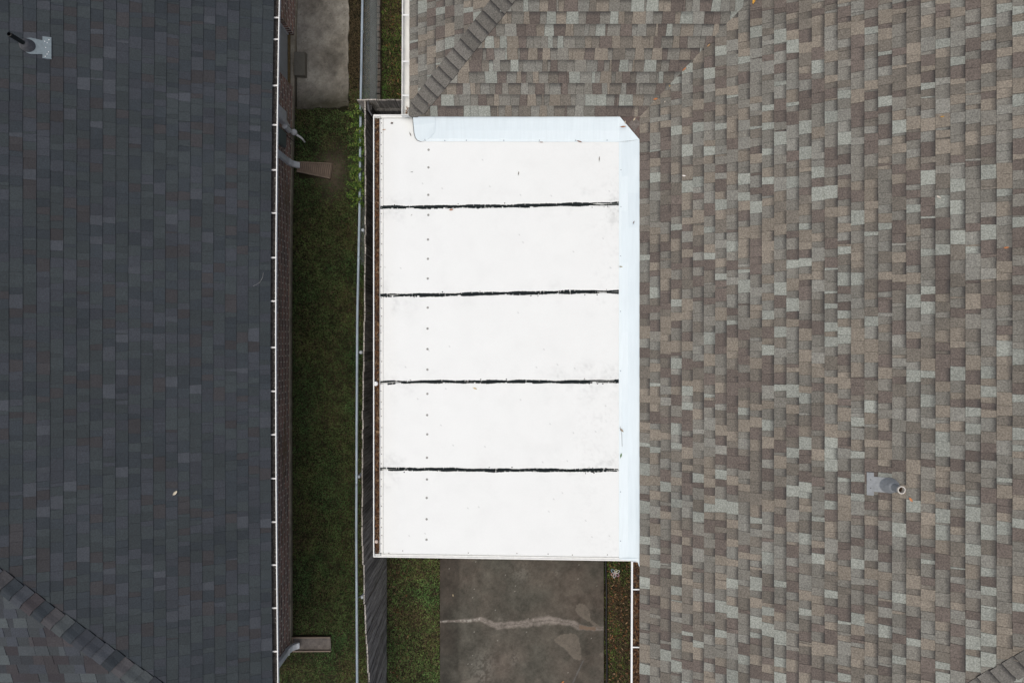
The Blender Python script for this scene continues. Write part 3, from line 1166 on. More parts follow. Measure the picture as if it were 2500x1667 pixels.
out_left = []
R = 0.10
out_left = [(-0.135, 0.245), (0.135, 0.245), (0.135, 0.15), (0.085, 0.15)] + \
           [(R * math.cos(t), -R * math.sin(t) * 0.95 + 0.03) for t in np.linspace(0.0, math.pi, 12)] + [(-0.085, 0.15), (-0.135, 0.15)]
uvx = (1250 - 70) / F
Dv = 9.3 * (1 + LP * 0.3539) / (1 + LP * uvx)
vent(left, plE, -uvx * Dv, (833.5 - 113) / F * Dv, 0.027, 0.33, 0.075, 0.075, M['vent_metal'], M['rubber'], M['black_pipe'], M['bore'],
     out_left, [(-0.08, 0.20), (-0.05, 0.215), (0.0, 0.185), (0.06, 0.20), (0.075, 0.175), (0.10, 0.22), (-0.11, 0.18)])
# (the metal sleeve of the left vent)

# utility boxes and the lamp on the brick wall
ub = MB()
wx = wallx(3.7)
bx = wx + 0.085
ub.box(wx, bx, 3.58, 3.79, 0.62, 1.25)
ub.box(bx, bx + 0.012, 3.59, 3.78, 0.64, 1.23)
u1 = tag(ub.build('meter_box', M['box_white']), 'white meter box on the brick wall beside the round lamp', 'meter box')
ub = MB()
ub.tube([(wx + 0.04, 3.66, 0.62), (wx + 0.04, 3.66, 0.5), (wx + 0.03, 3.62, 0.35)], 0.03, 10)
ub.tube([(wx + 0.05, 3.56, 0.60), (wx + 0.06, 3.55, 0.40)], 0.045, 12)
ub.build('conduit', M['box_white'], u1)
ub = MB()
ub.tube([(wx + 0.05, 3.62, 0.45), (wx + 0.10, 3.58, 0.33), (wx + 0.12, 3.50, 0.2), (wx + 0.07, 3.43, 0.15), (wx + 0.02, 3.46, 0.3), (wx + 0.01, 3.5, 0.6)], 0.006, 6)
ub.build('cable', M['cable'], u1)
ub = MB()
ub.box(wx, wx + 0.06, 3.22, 3.46, 0.55, 1.30)
u2 = tag(ub.build('utility_box', M['box_grey']), 'flat grey green utility box on the brick wall above the downspout', 'utility box')
lamp = empty('wall_lamp', (wx + 0.02, 3.56, 0.3), 'white round headed lamp on the brick wall under the meter box', 'wall lamp')
ub = MB()
cx, cy, cz = wx + 0.115, 3.545, 0.32
ub.lathe((cx, cy, cz), [(0.001, -0.055)] + [(0.055 * math.cos(t), 0.055 * math.sin(t)) for t in np.linspace(-1.3, 1.3, 9)] + [(0.001, 0.055)], 18)
ub.build('head', M['box_white'], lamp, smooth=True)
ub = MB()
ub.tube([(wx + 0.0, 3.60, 0.40), (wx + 0.06, 3.57, 0.36), (cx, cy, cz)], 0.022, 8)
ub.build('arm', M['box_white'], lamp, smooth=True)
ub = MB()
ub.tube([(cx + 0.03, cy - 0.03, cz - 0.04), (cx + 0.10, cy - 0.07, cz - 0.10), (cx + 0.135, cy - 0.12, cz - 0.17)], [0.02, 0.018, 0.013], 8)
ub.build('spout', M['box_white'], lamp, smooth=True)


# splash blocks
def splash(name, label, pts, z, mat, ribs, wall=0.05):
    """pts: outline near-left, near-right, far-right, far-left in pixels; open at the far (right) end"""
    (a, b, c, d_) = [Vector(P(x, y, z)) for x, y in pts]   # a,b = house end (top, bottom), c,d = far end (bottom, top)
    root_ = empty(name, ((a.x + c.x) / 2, (a.y + b.y) / 2, 0), label, 'splash block', 'splash blocks under the downspouts')
    mb_ = MB()
    dz = Vector((0, 0, 1))

    def L(p, q, t):
        return p + (q - p) * t
    mb_.hexa([a - dz * z, b - dz * z, c - dz * z, d_ - dz * z], [a, b, c - dz * 0.008, d_ - dz * 0.008])
    mb_.build('tray', mat, root_)
    if ribs:
        mb_ = MB()
        for k in range(ribs):
            t = (k + 0.7) / (ribs + 0.6)
            p, q = L(a, d_, t), L(b, c, t)
            t2 = t + 0.45 / (ribs + 0.6)
            p2, q2 = L(a, d_, t2), L(b, c, t2)
            e = dz * 0.014
            p, q, p2, q2 = L(p, q, 0.09), L(p, q, 0.91), L(p2, q2, 0.09), L(p2, q2, 0.91)
            mb_.hexa([q, q2, p2, p], [q + e, q2 + e, p2 + e, p + e])
        mb_.build('ribs', M['splash_rib_lit'], root_)
    mb_ = MB()
    for (p, q) in ((a, d_), (b, c)):
        other = (b if p is a else a)
        inn = (other - p).normalized() * 0.018
        hz = dz * wall
        p0, q0 = p - dz * z, q - dz * z
        mb_.hexa([p0, q0, q0 + inn * 0.9, p0 + inn * 0.9], [p + hz, q + hz * 0.75, q + inn + hz * 0.75, p + inn + hz])
    inn = (d_ - a).normalized() * 0.018
    mb_.hexa([a - dz * z + inn * .2, b - dz * z + inn * .2, b - dz * z + inn, a - dz * z + inn], [a + dz * wall * .7, b + dz * wall * .7, b + inn + dz * wall * .7, a + inn + dz * wall * .7])
    mb_.build('rim', M['splash_rib_lit'], root_)
    return root_


splash('splash_block', 'ribbed brown splash block that flares out under the upper downspout', [(727, 395), (725, 420), (806, 437), (812, 399)], 0.035, M['splash_brown'], 16, 0.03)
splash('splash_block', 'plain grey splash block with light rims under the lower downspout', [(713, 1553), (716, 1589), (808, 1589), (806, 1553)], 0.035, M['splash_grey'], 0, 0.035)

# ================================================================== RIGHT HOUSE
RXE, RP = 1.74, 0.5
RYS = -7.32
WX, WY = -1.395, 3.06        # south-west corner of the wing's eaves
right = empty('house', (5.5, 1.5, 0), 'large house with the mottled brown, tan and grey shingle roof', 'house')
mb = MB()
plW = Plane((RXE, 0, ZE), (0, 1, 0), (1, 0, 0), RP)
shingles(mb, plW, [(RXE, RYS), (RXE, WY), (5.0, WY + 3.26), (6.5, WY + 3.26), (6.5, RYS + 4.76)], 0.1432, PAL_T, hb=0.0085, tooth=0.003, seed=11, wr=(0.07, 0.17), slant=0.010, band=(0.5, 1.0))
plSo = Plane((0, WY, ZE), (1, 0, 0), (0, 1, 0), RP)
shingles(mb, plSo, [(WX, WY), (RXE, WY), (5.0, WY + 3.26), (WX + 3.26, WY + 3.26)], 0.1432, PAL_T, hb=0.007, tooth=0.003, seed=12, wr=(0.06, 0.17), band=(0.4, 1.0))
plWw = Plane((WX, 0, ZE), (0, 1, 0), (1, 0, 0), RP)
shingles(mb, plWw, [(WX, WY), (WX + 3.26, WY + 3.26), (WX, WY + 3.26)], 0.1432, PAL_T, hb=0.006, tooth=0.003, seed=13, wr=(0.06, 0.17), band=(0.4, 1.0))
plS2 = Plane((0, RYS, ZE), (1, 0, 0), (0, 1, 0), RP)
shingles(mb, plS2, [(RXE + 1.5, RYS + 1.5), (9.0, RYS + 1.5), (9.0, RYS + 4.76), (6.5, RYS + 4.76)], 0.1432, PAL_T, seed=14)
dk = (0.16, 0.145, 0.13)
Z = lambda r_: ZE + RP * r_
q3((WX, WY + 3.26, ZE), (WX + 3.26, WY + 3.26, Z(3.26)), (WX + 4, WY + 4, Z(4)), (WX, WY + 8, ZE))
q3((WX + 3.26, WY + 3.26, Z(3.26)), (5.0, WY + 3.26, Z(3.26)), (5.74, WY + 4, Z(4)), (WX + 4, WY + 4, Z(4)))
q3((WX + 4, WY + 4, Z(4)), (5.74, WY + 4, Z(4)), (RXE, WY + 8, ZE), (WX, WY + 8, ZE))
q3((5.0, WY + 3.26, Z(3.26)), (6.5, WY + 3.26, Z(4.76)), (6.5, 11.24, Z(4.76)), (1.74, 16, ZE), (1.74, WY + 8, ZE), (5.74, WY + 4, Z(4)))
q3((6.5, RYS + 4.76, Z(4.76)), (11.26, RYS, ZE), (11.26, 16, ZE), (6.5, 11.24, Z(4.76)))
q3((1.74, 16, ZE), (6.5, 11.24, Z(4.76)), (11.26, 16, ZE))
q3((RXE, RYS, ZE), (11.26, RYS, ZE), (9.76, RYS + 1.5, Z(1.5)), (RXE + 1.5, RYS + 1.5, Z(1.5)))
q3((9.0, RYS + 1.5, Z(1.5)), (9.76, RYS + 1.5, Z(1.5)), (6.5, RYS + 4.76, Z(4.76)), (9.0, RYS + 2.26, Z(2.26)))
# filler shingles cut round the corner of the flashing
za = ZE - 0.006
tri = [P(1513, 285, za), P(1562.5, 341, za), (RXE + 0.06, WY - 0.3, za + 0.01), (RXE + 0.06, WY + 0.05, za + 0.02), (P(1513, 285, za)[0], WY + 0.05, za + 0.02)]
cxm = (tri[0][0] + tri[1][0]) / 2
midp = (cxm, (tri[0][1] + tri[1][1]) / 2, za)
mb.poly([tri[0], midp, (cxm + 0.06, WY + 0.02, za + 0.012), tri[4]], (0.12, 0.09, 0.08))
mb.poly([midp, tri[1], tri[2], tri[3], (cxm + 0.06, WY + 0.02, za + 0.012)], (0.135, 0.10, 0.088))
w1 = [(cxm - 0.02, WY - 0.10, za + 0.008), (cxm + 0.06, WY - 0.20, za + 0.008), (cxm + 0.15, WY - 0.09, za + 0.013), (cxm + 0.06, WY - 0.01, za + 0.013)]
mb.poly(w1, (0.16, 0.14, 0.125))
rroof = mb.build('roof', M['shingle_tan'], right)
mb = MB()
CAPC = [(0.165, 0.155, 0.137), (0.155, 0.145, 0.128), (0.172, 0.162, 0.145)]
hip_caps(mb, (WX, WY, ZE), (1, 1), RP, 0, 5.6, 0.150, 0.135, CAPC, 21, lift=0.014, dark_edge=0.4, lim=(WX - 0.012, WY - 0.008))
mb.build('hip_cap', M['shingle_tan'], rroof)
mb = MB()
hip_caps(mb, (RXE, RYS, ZE), (1, 1), RP, 0, 7.0, 0.150, 0.135, CAPC, 22, lift=0.014, dark_edge=0.4)
mb.build('hip_cap', M['shingle_tan'], rroof)

# walls, soffit and fascia
mb = MB()
mb.box(RXE + 0.5, 10.76, RYS + 0.5, 15.5, 0.0, 2.42)
mb.box(WX + 0.5, RXE + 0.5, WY + 0.5, WY + 7.5, 0.0, 2.42)
mb.build('wall', M['siding'], right)
mb = MB()
for (x0, x1, y0, y1) in ((RXE + 0.03, 11.2, RYS + 0.06, WY - 0.3), (RXE + 0.60, 11.2, WY - 0.3, 15.9), (WX + 0.03, RXE + 0.6, WY + 0.04, WY + 7.95)):
    mb.box(x0, x1, y0, y1, 2.43 + 0.001 * x0, 2.585 - 0.001 * abs(x0))
mb.build('fascia', M['fascia'], right)
zero = lambda y: 0.0
# gutter on the wing
g1 = gutter('gutter', right, WX + 0.03, -1.508, 3.095, 8.5, 2.585, lambda y: -0.012 * (y - 3.1) / 1.6 * 0 + 0.004 * (y - 3.1), M['old_gutter'], n=6)
for py in (-70, 37, 150, 233):
    yy = P(0, py, 2.58)[1]
    b = MB()
    b.box(WX - 0.10, WX + 0.02, yy - 0.009, yy + 0.009, 2.574, 2.579)
    b.build('bracket', M['gutter'], g1)
lt = litter('leaves', None, 16, lambda: (rng.uniform(-1.46, -1.42), rng.uniform(3.12, 3.22), 2.51 + rng.uniform(0, 0.03)), 0.045, parent=g1)
# gutter beside the patio slab
g2 = gutter('gutter', right, RXE + 0.03, 1.628, -7.2, P(0, 1371, 2.58)[1], 2.58, lambda y: 0.004 * (y + 3), M['gutter'], n=6, lip=0.024)
for py in (1439, 1580, 1720):
    yy = P(0, py, 2.58)[1]
    b = MB()
    b.box(1.638, RXE + 0.01, yy - 0.008, yy + 0.008, 2.569, 2.574)
    b.build('bracket', M['gutter'], g2)
mb = MB()
mb.box(1.644, 1.757, -7.1, -3.01, 2.488, 2.512)
mb.build('debris', M['debris'], g2)
lt = litter('leaves', None, 1100, lambda: (rng.uniform(1.645, 1.755), rng.uniform(-5.6, -3.02), 2.515 + rng.uniform(0, 0.04)), 0.08, parent=g2, bright=0.65)
tag(lt, kind='stuff')

# right vent
uvx = (2172 - 1250) / F
Dv = 9.3 * (1 + RP * 0.187) / (1 + RP * uvx)
out_r = [(-0.135, 0.225), (0.135, 0.225), (0.135, 0.15), (0.088, 0.15), (0.088, 0.0)] + [(0.088 * math.cos(t), -0.088 * math.sin(t)) for t in np.linspace(0.2, math.pi - 0.2, 9)] + [(-0.088, 0.0), (-0.088, 0.15), (-0.135, 0.15)]
vent(right, plW, uvx * Dv - 0.01, (833.5 - 1184) / F * Dv, 0.043, 0.27, 0.085, 0.10, M['vent_grey'], M['vent_grey'], M['vent_grey'], M['pvc_dark'],
     out_r, [(-0.05, 0.185), (0.05, 0.185)])


# ================================================================== PATIO COVER
def pz(x):
    return 2.42 + (x + 1.93) / 3.38 * 0.08


cover = empty('patio_cover', (-0.2, 0.1, 0), 'flat white panel patio cover with black sealed seams between the two houses', 'patio cover')
xl, xr = P(930, 0, 2.44)[0], 1.56
yl = [P(0, p, 2.44)[1] for p in (287, 506.5, 720.5, 934, 1145, 1353)]
yr = [P(0, p, 2.50)[1] for p in (287, 497.5, 712.5, 930, 1148.5, 1361)]
SCREWS = [366, 409, 476, 525, 585, 632, 680, 751, 802, 852, 902, 961, 1013, 1060, 1117, 1170, 1215, 1267, 1317]


def panel_col(X, Y):
    n1, n2, n3 = fbm(X, Y, 1.0, 101), fbm(X, Y, 5, 103), fbm(X, Y, 30, 107, 3)
    C = np.ones((len(X), 3)) * np.array([0.80, 0.815, 0.80])
    lft = np.clip((-1.55 - X) / 0.35, 0, 1)
    C *= (1 - np.outer(lft * (0.4 + n1) * 0.07, np.array([0.8, 1.0, 1.35])))
    seam = np.full(len(X), 9.0)
    for k in range(1, 5):
        ys_ = yl[k] + (yr[k] - yl[k]) * (X - xl) / (xr - xl)
        seam = np.minimum(seam, np.abs(Y - ys_))
    grime = np.clip(1 - seam / 0.35, 0, 1) * np.clip((n2 - 0.45) * 2.5, 0, 1) * np.clip(n3 * 1.5 - 0.4, 0, 1)
    grime *= np.clip((X - 0.4) / 0.9, 0, 1) + np.clip((-1.3 - X) / 0.4, 0, 1) * 0.8 + 0.12
    C *= (1 - 0.55 * np.clip(grime, 0, 1))[:, None]
    right_ = np.clip((X - 0.75) / 0.6, 0, 1) * np.clip(n3 * 2 - 0.95, 0, 1) * np.clip(n1 * 2 - 0.7, 0, 1)
    C *= (1 - 0.30 * right_)[:, None]
    mot = np.clip((n2 - 0.5) * 2, 0, 1) * 0.035
    C *= (1 - mot)[:, None]
    sp = nr.rand(len(X))
    C[sp > 0.9993] *= 0.72
    return C


panels = []
for k in range(5):
    def zf(X, T, k=k):
        # T runs 0..1 across the panel
        u = (X - xl) / (xr - xl)
        y0 = yl[k] + (yr[k] - yl[k]) * u - 0.004
        y1 = yl[k + 1] + (yr[k + 1] - yl[k + 1]) * u + 0.004
        Yw = y0 + (y1 - y0) * T
        z = pz(X) - 0.004 * np.clip(1 - np.minimum(T, 1 - T) / 0.03, 0, 1) + 0.0025 * (fbm(X, Yw, 0.9, 111) - 0.5)
        return X, Yw, z
    nx, ny = 200, 70
    X, T = np.meshgrid(np.linspace(xl, xr, nx), np.linspace(0, 1, ny))
    XX, YY, ZZ = zf(X.ravel(), T.ravel())
    idx = np.arange(nx * ny).reshape(ny, nx)
    V = np.stack([XX, YY, ZZ], 1)
    Fc = np.stack([idx[:-1, :-1].ravel(), idx[1:, :-1].ravel(), idx[1:, 1:].ravel(), idx[:-1, 1:].ravel()], 1)
    C = panel_col(XX, YY)
    edge = np.concatenate([idx[0, :], idx[1:, -1], idx[-1, -2::-1], idx[-2:0:-1, 0]])
    E = V[edge].copy()
    E[:, 2] -= 0.075
    base = len(V)
    V = np.vstack([V, E])
    C = np.vstack([C, C[edge] * 0.9])
    n = len(edge)
    kk = np.arange(n)
    k2 = (kk + 1) % n
    Fc = np.vstack([Fc, np.stack([edge[kk], edge[k2], base + k2, base + kk], 1)])
    # underside
    cs = [base, base + nx - 1, base + nx - 1 + ny - 1, base + nx - 1 + ny - 1 + nx - 1]
    Fc = np.vstack([Fc, np.array([cs])])
    po = np_mesh('roof_panel', V, Fc, C, M['panel'], cover)
    panels.append(po)
for k in range(5):
    for q, py in enumerate(SCREWS):
        ylo = P(0, py, 2.45)[1]
        if yl[k] >= ylo > yl[k + 1]:
            x, y, _ = P(1046.5 - 5 * (q / 18.0) - 0.6 * rng.random(), py, pz(-1.15))
            b = MB()
            z = pz(x) - 0.0015
            b.lathe((x, y, z), [(0.017, 0.0), (0.016, 0.0035), (0.008, 0.0045), (0.007, 0.009), (0.0005, 0.010)], 12)
            b.build('washer_screw', M['washer'], panels[k])

# seams: two torn beads of black sealant that part at their ends
seam_shape = [  # spread of the two beads from left to right, in metres
    [(0, .010), (.08, .012), (.5, .013), (.85, .013), (.93, .022), (1, .024)],
    [(0, .006), (.05, .022), (.12, .012), (.5, .013), (.88, .014), (1, .022)],
    [(0, .030), (.06, .026), (.15, .004), (.4, .018), (.55, .012), (.8, .010), (.93, .022), (1, .014)],
    [(0, .016), (.05, .022), (.15, .014), (.6, .012), (.9, .012), (1, .020)]]
for k in range(1, 5):
    mb = MB()
    sh = seam_shape[k - 1]
    r = random.Random(40 + k)
    n = 420
    x0s, x1s = P(925, 0, 2.44)[0], P(1510.5, 0, 2.5)[0]
    ph = [r.uniform(0, 6) for _ in range(8)]
    spread_at = lambda u: float(np.interp(u, [a for a, _ in sh], [b_ for _, b_ in sh]))
    for side in (1, -1):
        rows = []
        for i in range(n + 1):
            u = i / n
            x = x0s + (x1s - x0s) * u
            y0 = yl[k] + (yr[k] - yl[k]) * (x - xl) / (xr - xl)
            bend = 0.012 * math.sin(u * 5 + ph[0]) + 0.005 * math.sin(u * 17 + ph[1])
            spread = np.interp(u, [a for a, _ in sh], [b_ for _, b_ in sh])
            hw = 0.0155 + 0.004 * math.sin(u * 31 + ph[2]) + r.uniform(-0.0035, 0.0035)
            if spread > 0.016:
                hw *= 0.62
            yc = y0 + bend * 0.5 + side * spread * 0.62 + 0.003 * math.sin(u * 60 + ph[3 + (side > 0)])
            z = pz(max(x, xl)) + 0.001
            rows.append([(x, yc - hw, z), (x, yc - hw * 0.5, z + 0.006), (x, yc + hw * 0.5, z + 0.0065 + r.uniform(-.001, .001)), (x, yc + hw, z)])
        for i in range(n):
            worn = vnoise(i * 0.11, side * 3.0 + k * 7.7, 1.0, 5)
            if (side < 0 and worn > 0.86) or (spread_at(i / n) > 0.017 and side < 0 and worn > 0.72) or r.random() < 0.05:
                continue
            for e in range(3):
                mb.poly([rows[i][e], rows[i + 1][e], rows[i + 1][e + 1], rows[i][e + 1]])
    # daubs beside the seam
    for _ in range(7):
        u = rng.choice([rng.uniform(0.85, 0.98), rng.uniform(0.05, 0.95)])
        x = x0s + (x1s - x0s) * u
        y0 = yl[k] + (yr[k] - yl[k]) * (x - xl) / (xr - xl) + rng.choice([-0.035, -0.042, 0.034])
        s = rng.uniform(0.005, 0.010)
        mb.lathe((x, y0, pz(x)), [(s, 0.0), (s * .8, 0.004), (0.0005, 0.006)], 7)
    mb.build('seam_sealant', M['sealant'], cover)

# edge trim strip with screws along the low side, then the gutter
mb = MB()
x0, x1 = P(927.5, 0, 2.44)[0], P(934.5, 0, 2.44)[0]
for k in range(5):
    ya, yb = yl[k] - 0.022, yl[k + 1] + 0.022
    mb.hexa([(x0, yb, pz(x0)), (x1, yb, pz(x1)), (x1, ya, pz(x1)), (x0, ya, pz(x0))],
            [(x0, yb, pz(x0) + 0.009), (x1, yb, pz(x1) + 0.005), (x1, ya, pz(x1) + 0.005), (x0, ya, pz(x0) + 0.009)])
trim = mb.build('edge_trim', M['trim'], cover)
mb = MB()
mb.box(x1 + 0.0005, x1 + 0.0035, yl[5] + 0.01, yl[0] - 0.01, pz(x1) - 0.001, pz(x1) + 0.003)
mb.build('dirt_line', simple('dirt_line', (0.30, 0.30, 0.27), 0.9, 0, 0.5, 30), cover)
py = 300
while py < 1350:
    x, y, _ = P(930.5 + rng.uniform(-1.2, 1.2), py, 2.44)
    b = MB()
    b.lathe((x, y, pz(x) + 0.007), [(0.008, 0.0), (0.007, 0.003), (0.0005, 0.005)], 8)
    b.build('screw', M['screw'], trim)
    py += rng.uniform(14, 30)

cg = gutter('gutter', cover, P(928, 0, 2.44)[0], P(911, 0, 2.45)[0], P(0, 1357, 2.45)[1], P(0, 284.5, 2.45)[1], 2.452, zero, M['trim'], depth=0.09, lip=0.014, n=4)
gx0, gx1 = P(915, 0, 2.42)[0], P(926.5, 0, 2.42)[0]
gy0, gy1 = P(0, 1350, 2.42)[1], P(0, 290, 2.42)[1]
mb = MB()
mb.box(gx0 - 0.005, gx1 + 0.004, gy0 + 0.004, gy1, 2.367, 2.392)
mb.build('debris', M['debris'], cg)
lt = litter('leaves', None, 2000, lambda: (rng.uniform(gx0 + 0.004, gx1 - 0.006), rng.uniform(gy0, gy1), 2.388 + rng.uniform(0, 0.035)), 0.075, parent=cg, bright=0.7)
tag(lt, kind='stuff')

# rails along the two free ends
for (za_, a, b_, dy) in ((0, yl[5], yr[5], -1), (1, yl[0], yr[0], 1)):
    mb = MB()
    xa, xb = P(911, 0, 2.45)[0], (1.72 if dy < 0 else P(1008, 0, 2.45)[0])

    def yy(x, a=a, b_=b_):
        return a + (b_ - a) * (x - xl) / (xr - xl)
    for (o0, o1, zt, zb) in ((0.0, 0.022, 0.004, -0.02), (0.022, 0.040, 0.016, -0.12)):
        c0, c1 = sorted((o0 * dy, o1 * dy))
        bot = [(xa, yy(xa) + c0, pz(xa) + zb), (xb, yy(xb) + c0, pz(xb) + zb), (xb, yy(xb) + c1, pz(xb) + zb), (xa, yy(xa) + c1, pz(xa) + zb)]
        top = [(p[0], p[1], p[2] - zb + zt) for p in bot]
        mb.hexa(bot, top)
    mb.build('end_rail', M['trim'], cover)
for (px_, py_) in ((982, 1346), (1143, 1350), (1262, 1350), (1338, 1351), (1397, 1353), (1482, 1352), (948, 1352)):
    x, y, _ = P(px_, py_, pz(0))
    b = MB()
    b.lathe((x, y, pz(x)), [(0.008, 0.0), (0.007, 0.004), (0.0005, 0.006)], 8)
    b.build('screw', M['screw'], panels[4])
# posts and the beam that carry the low side
for yy_ in (-2.85, 0.1, 2.9):
    b = MB()
    b.box(-1.75, -1.67, yy_ - 0.04, yy_ + 0.04, 0.0, 2.24)
    b.build('post', M['trim'], cover)
b = MB()
b.box(-1.77, -1.65, -2.95, 3.05, 2.24, 2.343)
b.build('beam', M['trim'], cover)

# flashing: sheet dressed from under the shingles down on to the panels
mb = MB()
zt = 2.588
inn, outr = [], []


def lerp3(a, b, t):
    return tuple(a[i] + (b[i] - a[i]) * t for i in range(3))


def strip(Ain, Aout, Bin, Bout, n, wave, seed):
    r_ = random.Random(seed)
    offs = [0.0] + [r_.uniform(-1, 1) * wave for _ in range(n - 1)] + [0.0]
    rows = []
    for i in range(n + 1):
        t = i / n
        a, b_ = lerp3(Ain, Bin, t), lerp3(Aout, Bout, t)
        m1 = lerp3(a, b_, 0.12)
        m1 = (m1[0], m1[1], a[2] + 0.004)
        m2 = lerp3(a, b_, 0.45)
        m2 = (m2[0], m2[1], m2[2] - 0.012 + offs[i])
        m3 = lerp3(a, b_, 0.8)
        m3 = (m3[0], m3[1], m3[2] - 0.006 + offs[i] * 0.6)
        rows.append([a, m1, m2, m3, b_])
    for i in range(n):
        for e in range(4):
            f = [rows[i][e], rows[i][e + 1], rows[i + 1][e + 1], rows[i + 1][e]]
            nrm = (Vector(f[1]) - Vector(f[0])).cross(Vector(f[2]) - Vector(f[1]))
            mb.poly(f if nrm.z > 0 else f[::-1])
    return rows


zi = pz(1.45) + 0.006
A_in, A_out = P(1022, 345.5, pz(-1.3) + 0.006), P(1014, 282, zt)
C_in = P(1511, 347, zi)
K1, K2 = P(1512, 283.5, zt + 0.014), P(1561.5, 341, zt + 0.014)
K1b = P(1505, 283.5, zt + 0.005)
r1 = strip(A_in, A_out, C_in, K1, 22, 0.0035, 1)
mb.poly([C_in, r1[-1][1], r1[-1][2], r1[-1][3], K1, K2][::-1])
B_in, B_out = P(1511, 1362, zi), P(1562.5, 1363, zt)
K2s = P(1562.5, 345, zt)
r2 = strip(C_in, K2, B_in, B_out, 24, 0.011, 2)
fl = mb.build('flashing', M['flashing'], cover, smooth=True)
# rounded overlapping end piece of the flashing
mb = MB()
z_ = pz(-1.3)
prof = [(1008, 285), (1009.5, 305), (1011.5, 325), (1014.5, 336), (1019, 342), (1027, 345.5), (1040, 343), (1052, 334), (1062, 322), (1063.5, 300), (1062, 283)]


def endz(px_, py_):
    t = (py_ - 283) / 62.0
    return zt + (z_ - zt) * t + 0.010 - 0.008 * math.sin(math.pi * t)


top = [P(a, b_, endz(a, b_)) for a, b_ in prof]
gap_mb = MB()
gap_mb.tube([(p[0] - 0.004, p[1], p[2] - 0.008) for p in top[:7]], 0.0055, 6)  # dark tube added under the left edge in place of its shadow gap
gap_mb.build('end_shadow_gap', M['cable'], cover)
mb.hexa([(p[0], p[1], p[2] - 0.005) for p in reversed(top)], [p for p in reversed(top)])
mb.build('flashing_end', M['flashing'], cover)
for (px_, py_) in ((1036, 338), (1085, 341), (1138, 341), (1230, 341.5), (1317, 342), (1405, 342.5), (1482, 343), (1516, 415), (1516, 505), (1515, 625), (1515, 760), (1515, 905), (1515, 1050), (1515, 1200), (1515, 1320)):
    x, y, _ = P(px_, py_, zi)
    b = MB()
    b.lathe((x, y, zi + (0.0 if px_ > 1500 else pz(x) - zi + 0.012) + 0.002), [(0.0075, 0.0), (0.0065, 0.004), (0.0005, 0.006)], 8)
    b.build('screw', M['galv'], fl)
# lower end of the flashing folded over the gutter
mb = MB()
tp = [P(1511, 1362, zi), P(1562.5, 1362, zt), P(1563, 1388, zt), P(1559.5, 1380, zt - 0.01), P(1557, 1372, zt - 0.01), P(1541, 1368, zi + .03), P(1515, 1366, zi)]
tp = [(p[0], p[1], p[2] + 0.0025) for p in tp]
mb.hexa([(p[0], p[1], p[2] - 0.002) for p in reversed(tp)], list(reversed(tp)))
mb.build('flashing_end', M['flashing'], cover)


# ================================================================== FENCES
def board_col(r_):
    k = r_.uniform(0.7, 1.35)
    return (0.35 * k, 0.325 * k, 0.295 * k)


def fence_top_x(y):
    """the old fence leans a little and not everywhere the same"""
    pts = [(P(0, 1750, 1.8)[1], 0.09), (P(0, 1667, 1.8)[1], 0.075), (P(0, 1560, 1.8)[1], 0.03), (P(0, 1440, 1.8)[1], 0.0), (P(0, 1300, 1.8)[1], -0.03), (P(0, 1040, 1.8)[1], -0.02), (P(0, 770, 1.8)[1], 0.01), (P(0, 500, 1.8)[1], 0.02), (P(0, 285, 1.8)[1], 0.015)]
    return float(np.interp(y, [p[0] for p in pts], [p[1] for p in pts]))


r = random.Random(77)
FX = -2.19
wf_ = empty('wooden_fence', (FX, -1.2, 0), 'long dark weathered board fence running beside the lawn and the patio cover', 'fence')
mb = MB()
y = -6.9
while y < 3.50:
    w = r.uniform(0.135, 0.142)
    h = 1.80 + r.uniform(-0.02, 0.02)
    t = fence_top_x(y) + r.uniform(-0.003, 0.003)
    j = r.uniform(-0.004, 0.004)
    x0, x1 = FX - 0.009 + j, FX + 0.009 + j
    ry = r.uniform(-0.006, 0.006)
    cut = 0.02
    bot = [(x0, y, 0.01), (x1, y, 0.01), (x1, y + w, 0.01), (x0, y + w, 0.01)]
    top = [(x0 + t, y + ry, h), (x1 + t, y + ry, h), (x1 + t, y + w + ry, h + r.uniform(-.008, .008)), (x0 + t, y + w + ry, h)]
    mb.hexa(bot, top, board_col(r))
    y += w + r.uniform(0.002, 0.008)
mb.build('boards', M['wood'], wf_)
mb = MB()
for zr in (0.35, 1.0, 1.55):
    ys = list(np.linspace(-6.9, 3.45, 24))
    f_ = lambda yq, zr=zr: fence_top_x(yq) * zr / 1.8
    mb.sweep_y([(FX - 0.055, zr - 0.035), (FX - 0.055, zr + 0.035), (FX - 0.0155, zr + 0.035), (FX - 0.0155, zr - 0.035)], ys, f_, (0.06, 0.057, 0.053))
mb.build('rails', M['wood'], wf_)
# cross fence between the long fence and the house
YF = 3.565
cf = empty('wooden_fence', (-1.6, YF, 0), 'short dark board fence with a pale rail crossing to the house corner', 'fence')
mb = MB()
x = -2.29
while x < -0.92:
    w = r.uniform(0.135, 0.142)
    h = 1.82 + r.uniform(-0.015, 0.015)
    j = r.uniform(-0.004, 0.004)
    mb.hexa([(x, YF - .009 + j, 0.01), (x + w, YF - .009 + j, 0.01), (x + w, YF + .009 + j, 0.01), (x, YF + .009 + j, 0.01)],
            [(x, YF - .009 + j, h), (x + w, YF - .009 + j, h + r.uniform(-.01, .01)), (x + w, YF + .009 + j, h), (x, YF + .009 + j, h)], board_col(r))
    x += w + r.uniform(0.003, 0.007)
mb.build('boards', M['wood'], cf)
mb = MB()
for zr in (0.4, 1.47):
    mb.box(-2.24, -0.92, YF - 0.060, YF - 0.0145, zr - 0.05, zr + 0.045, (0.15, 0.145, 0.138))
mb.build('rails', M['wood'], cf)
mb = MB()
px_, py_, _ = P(900, 262, 1.75)
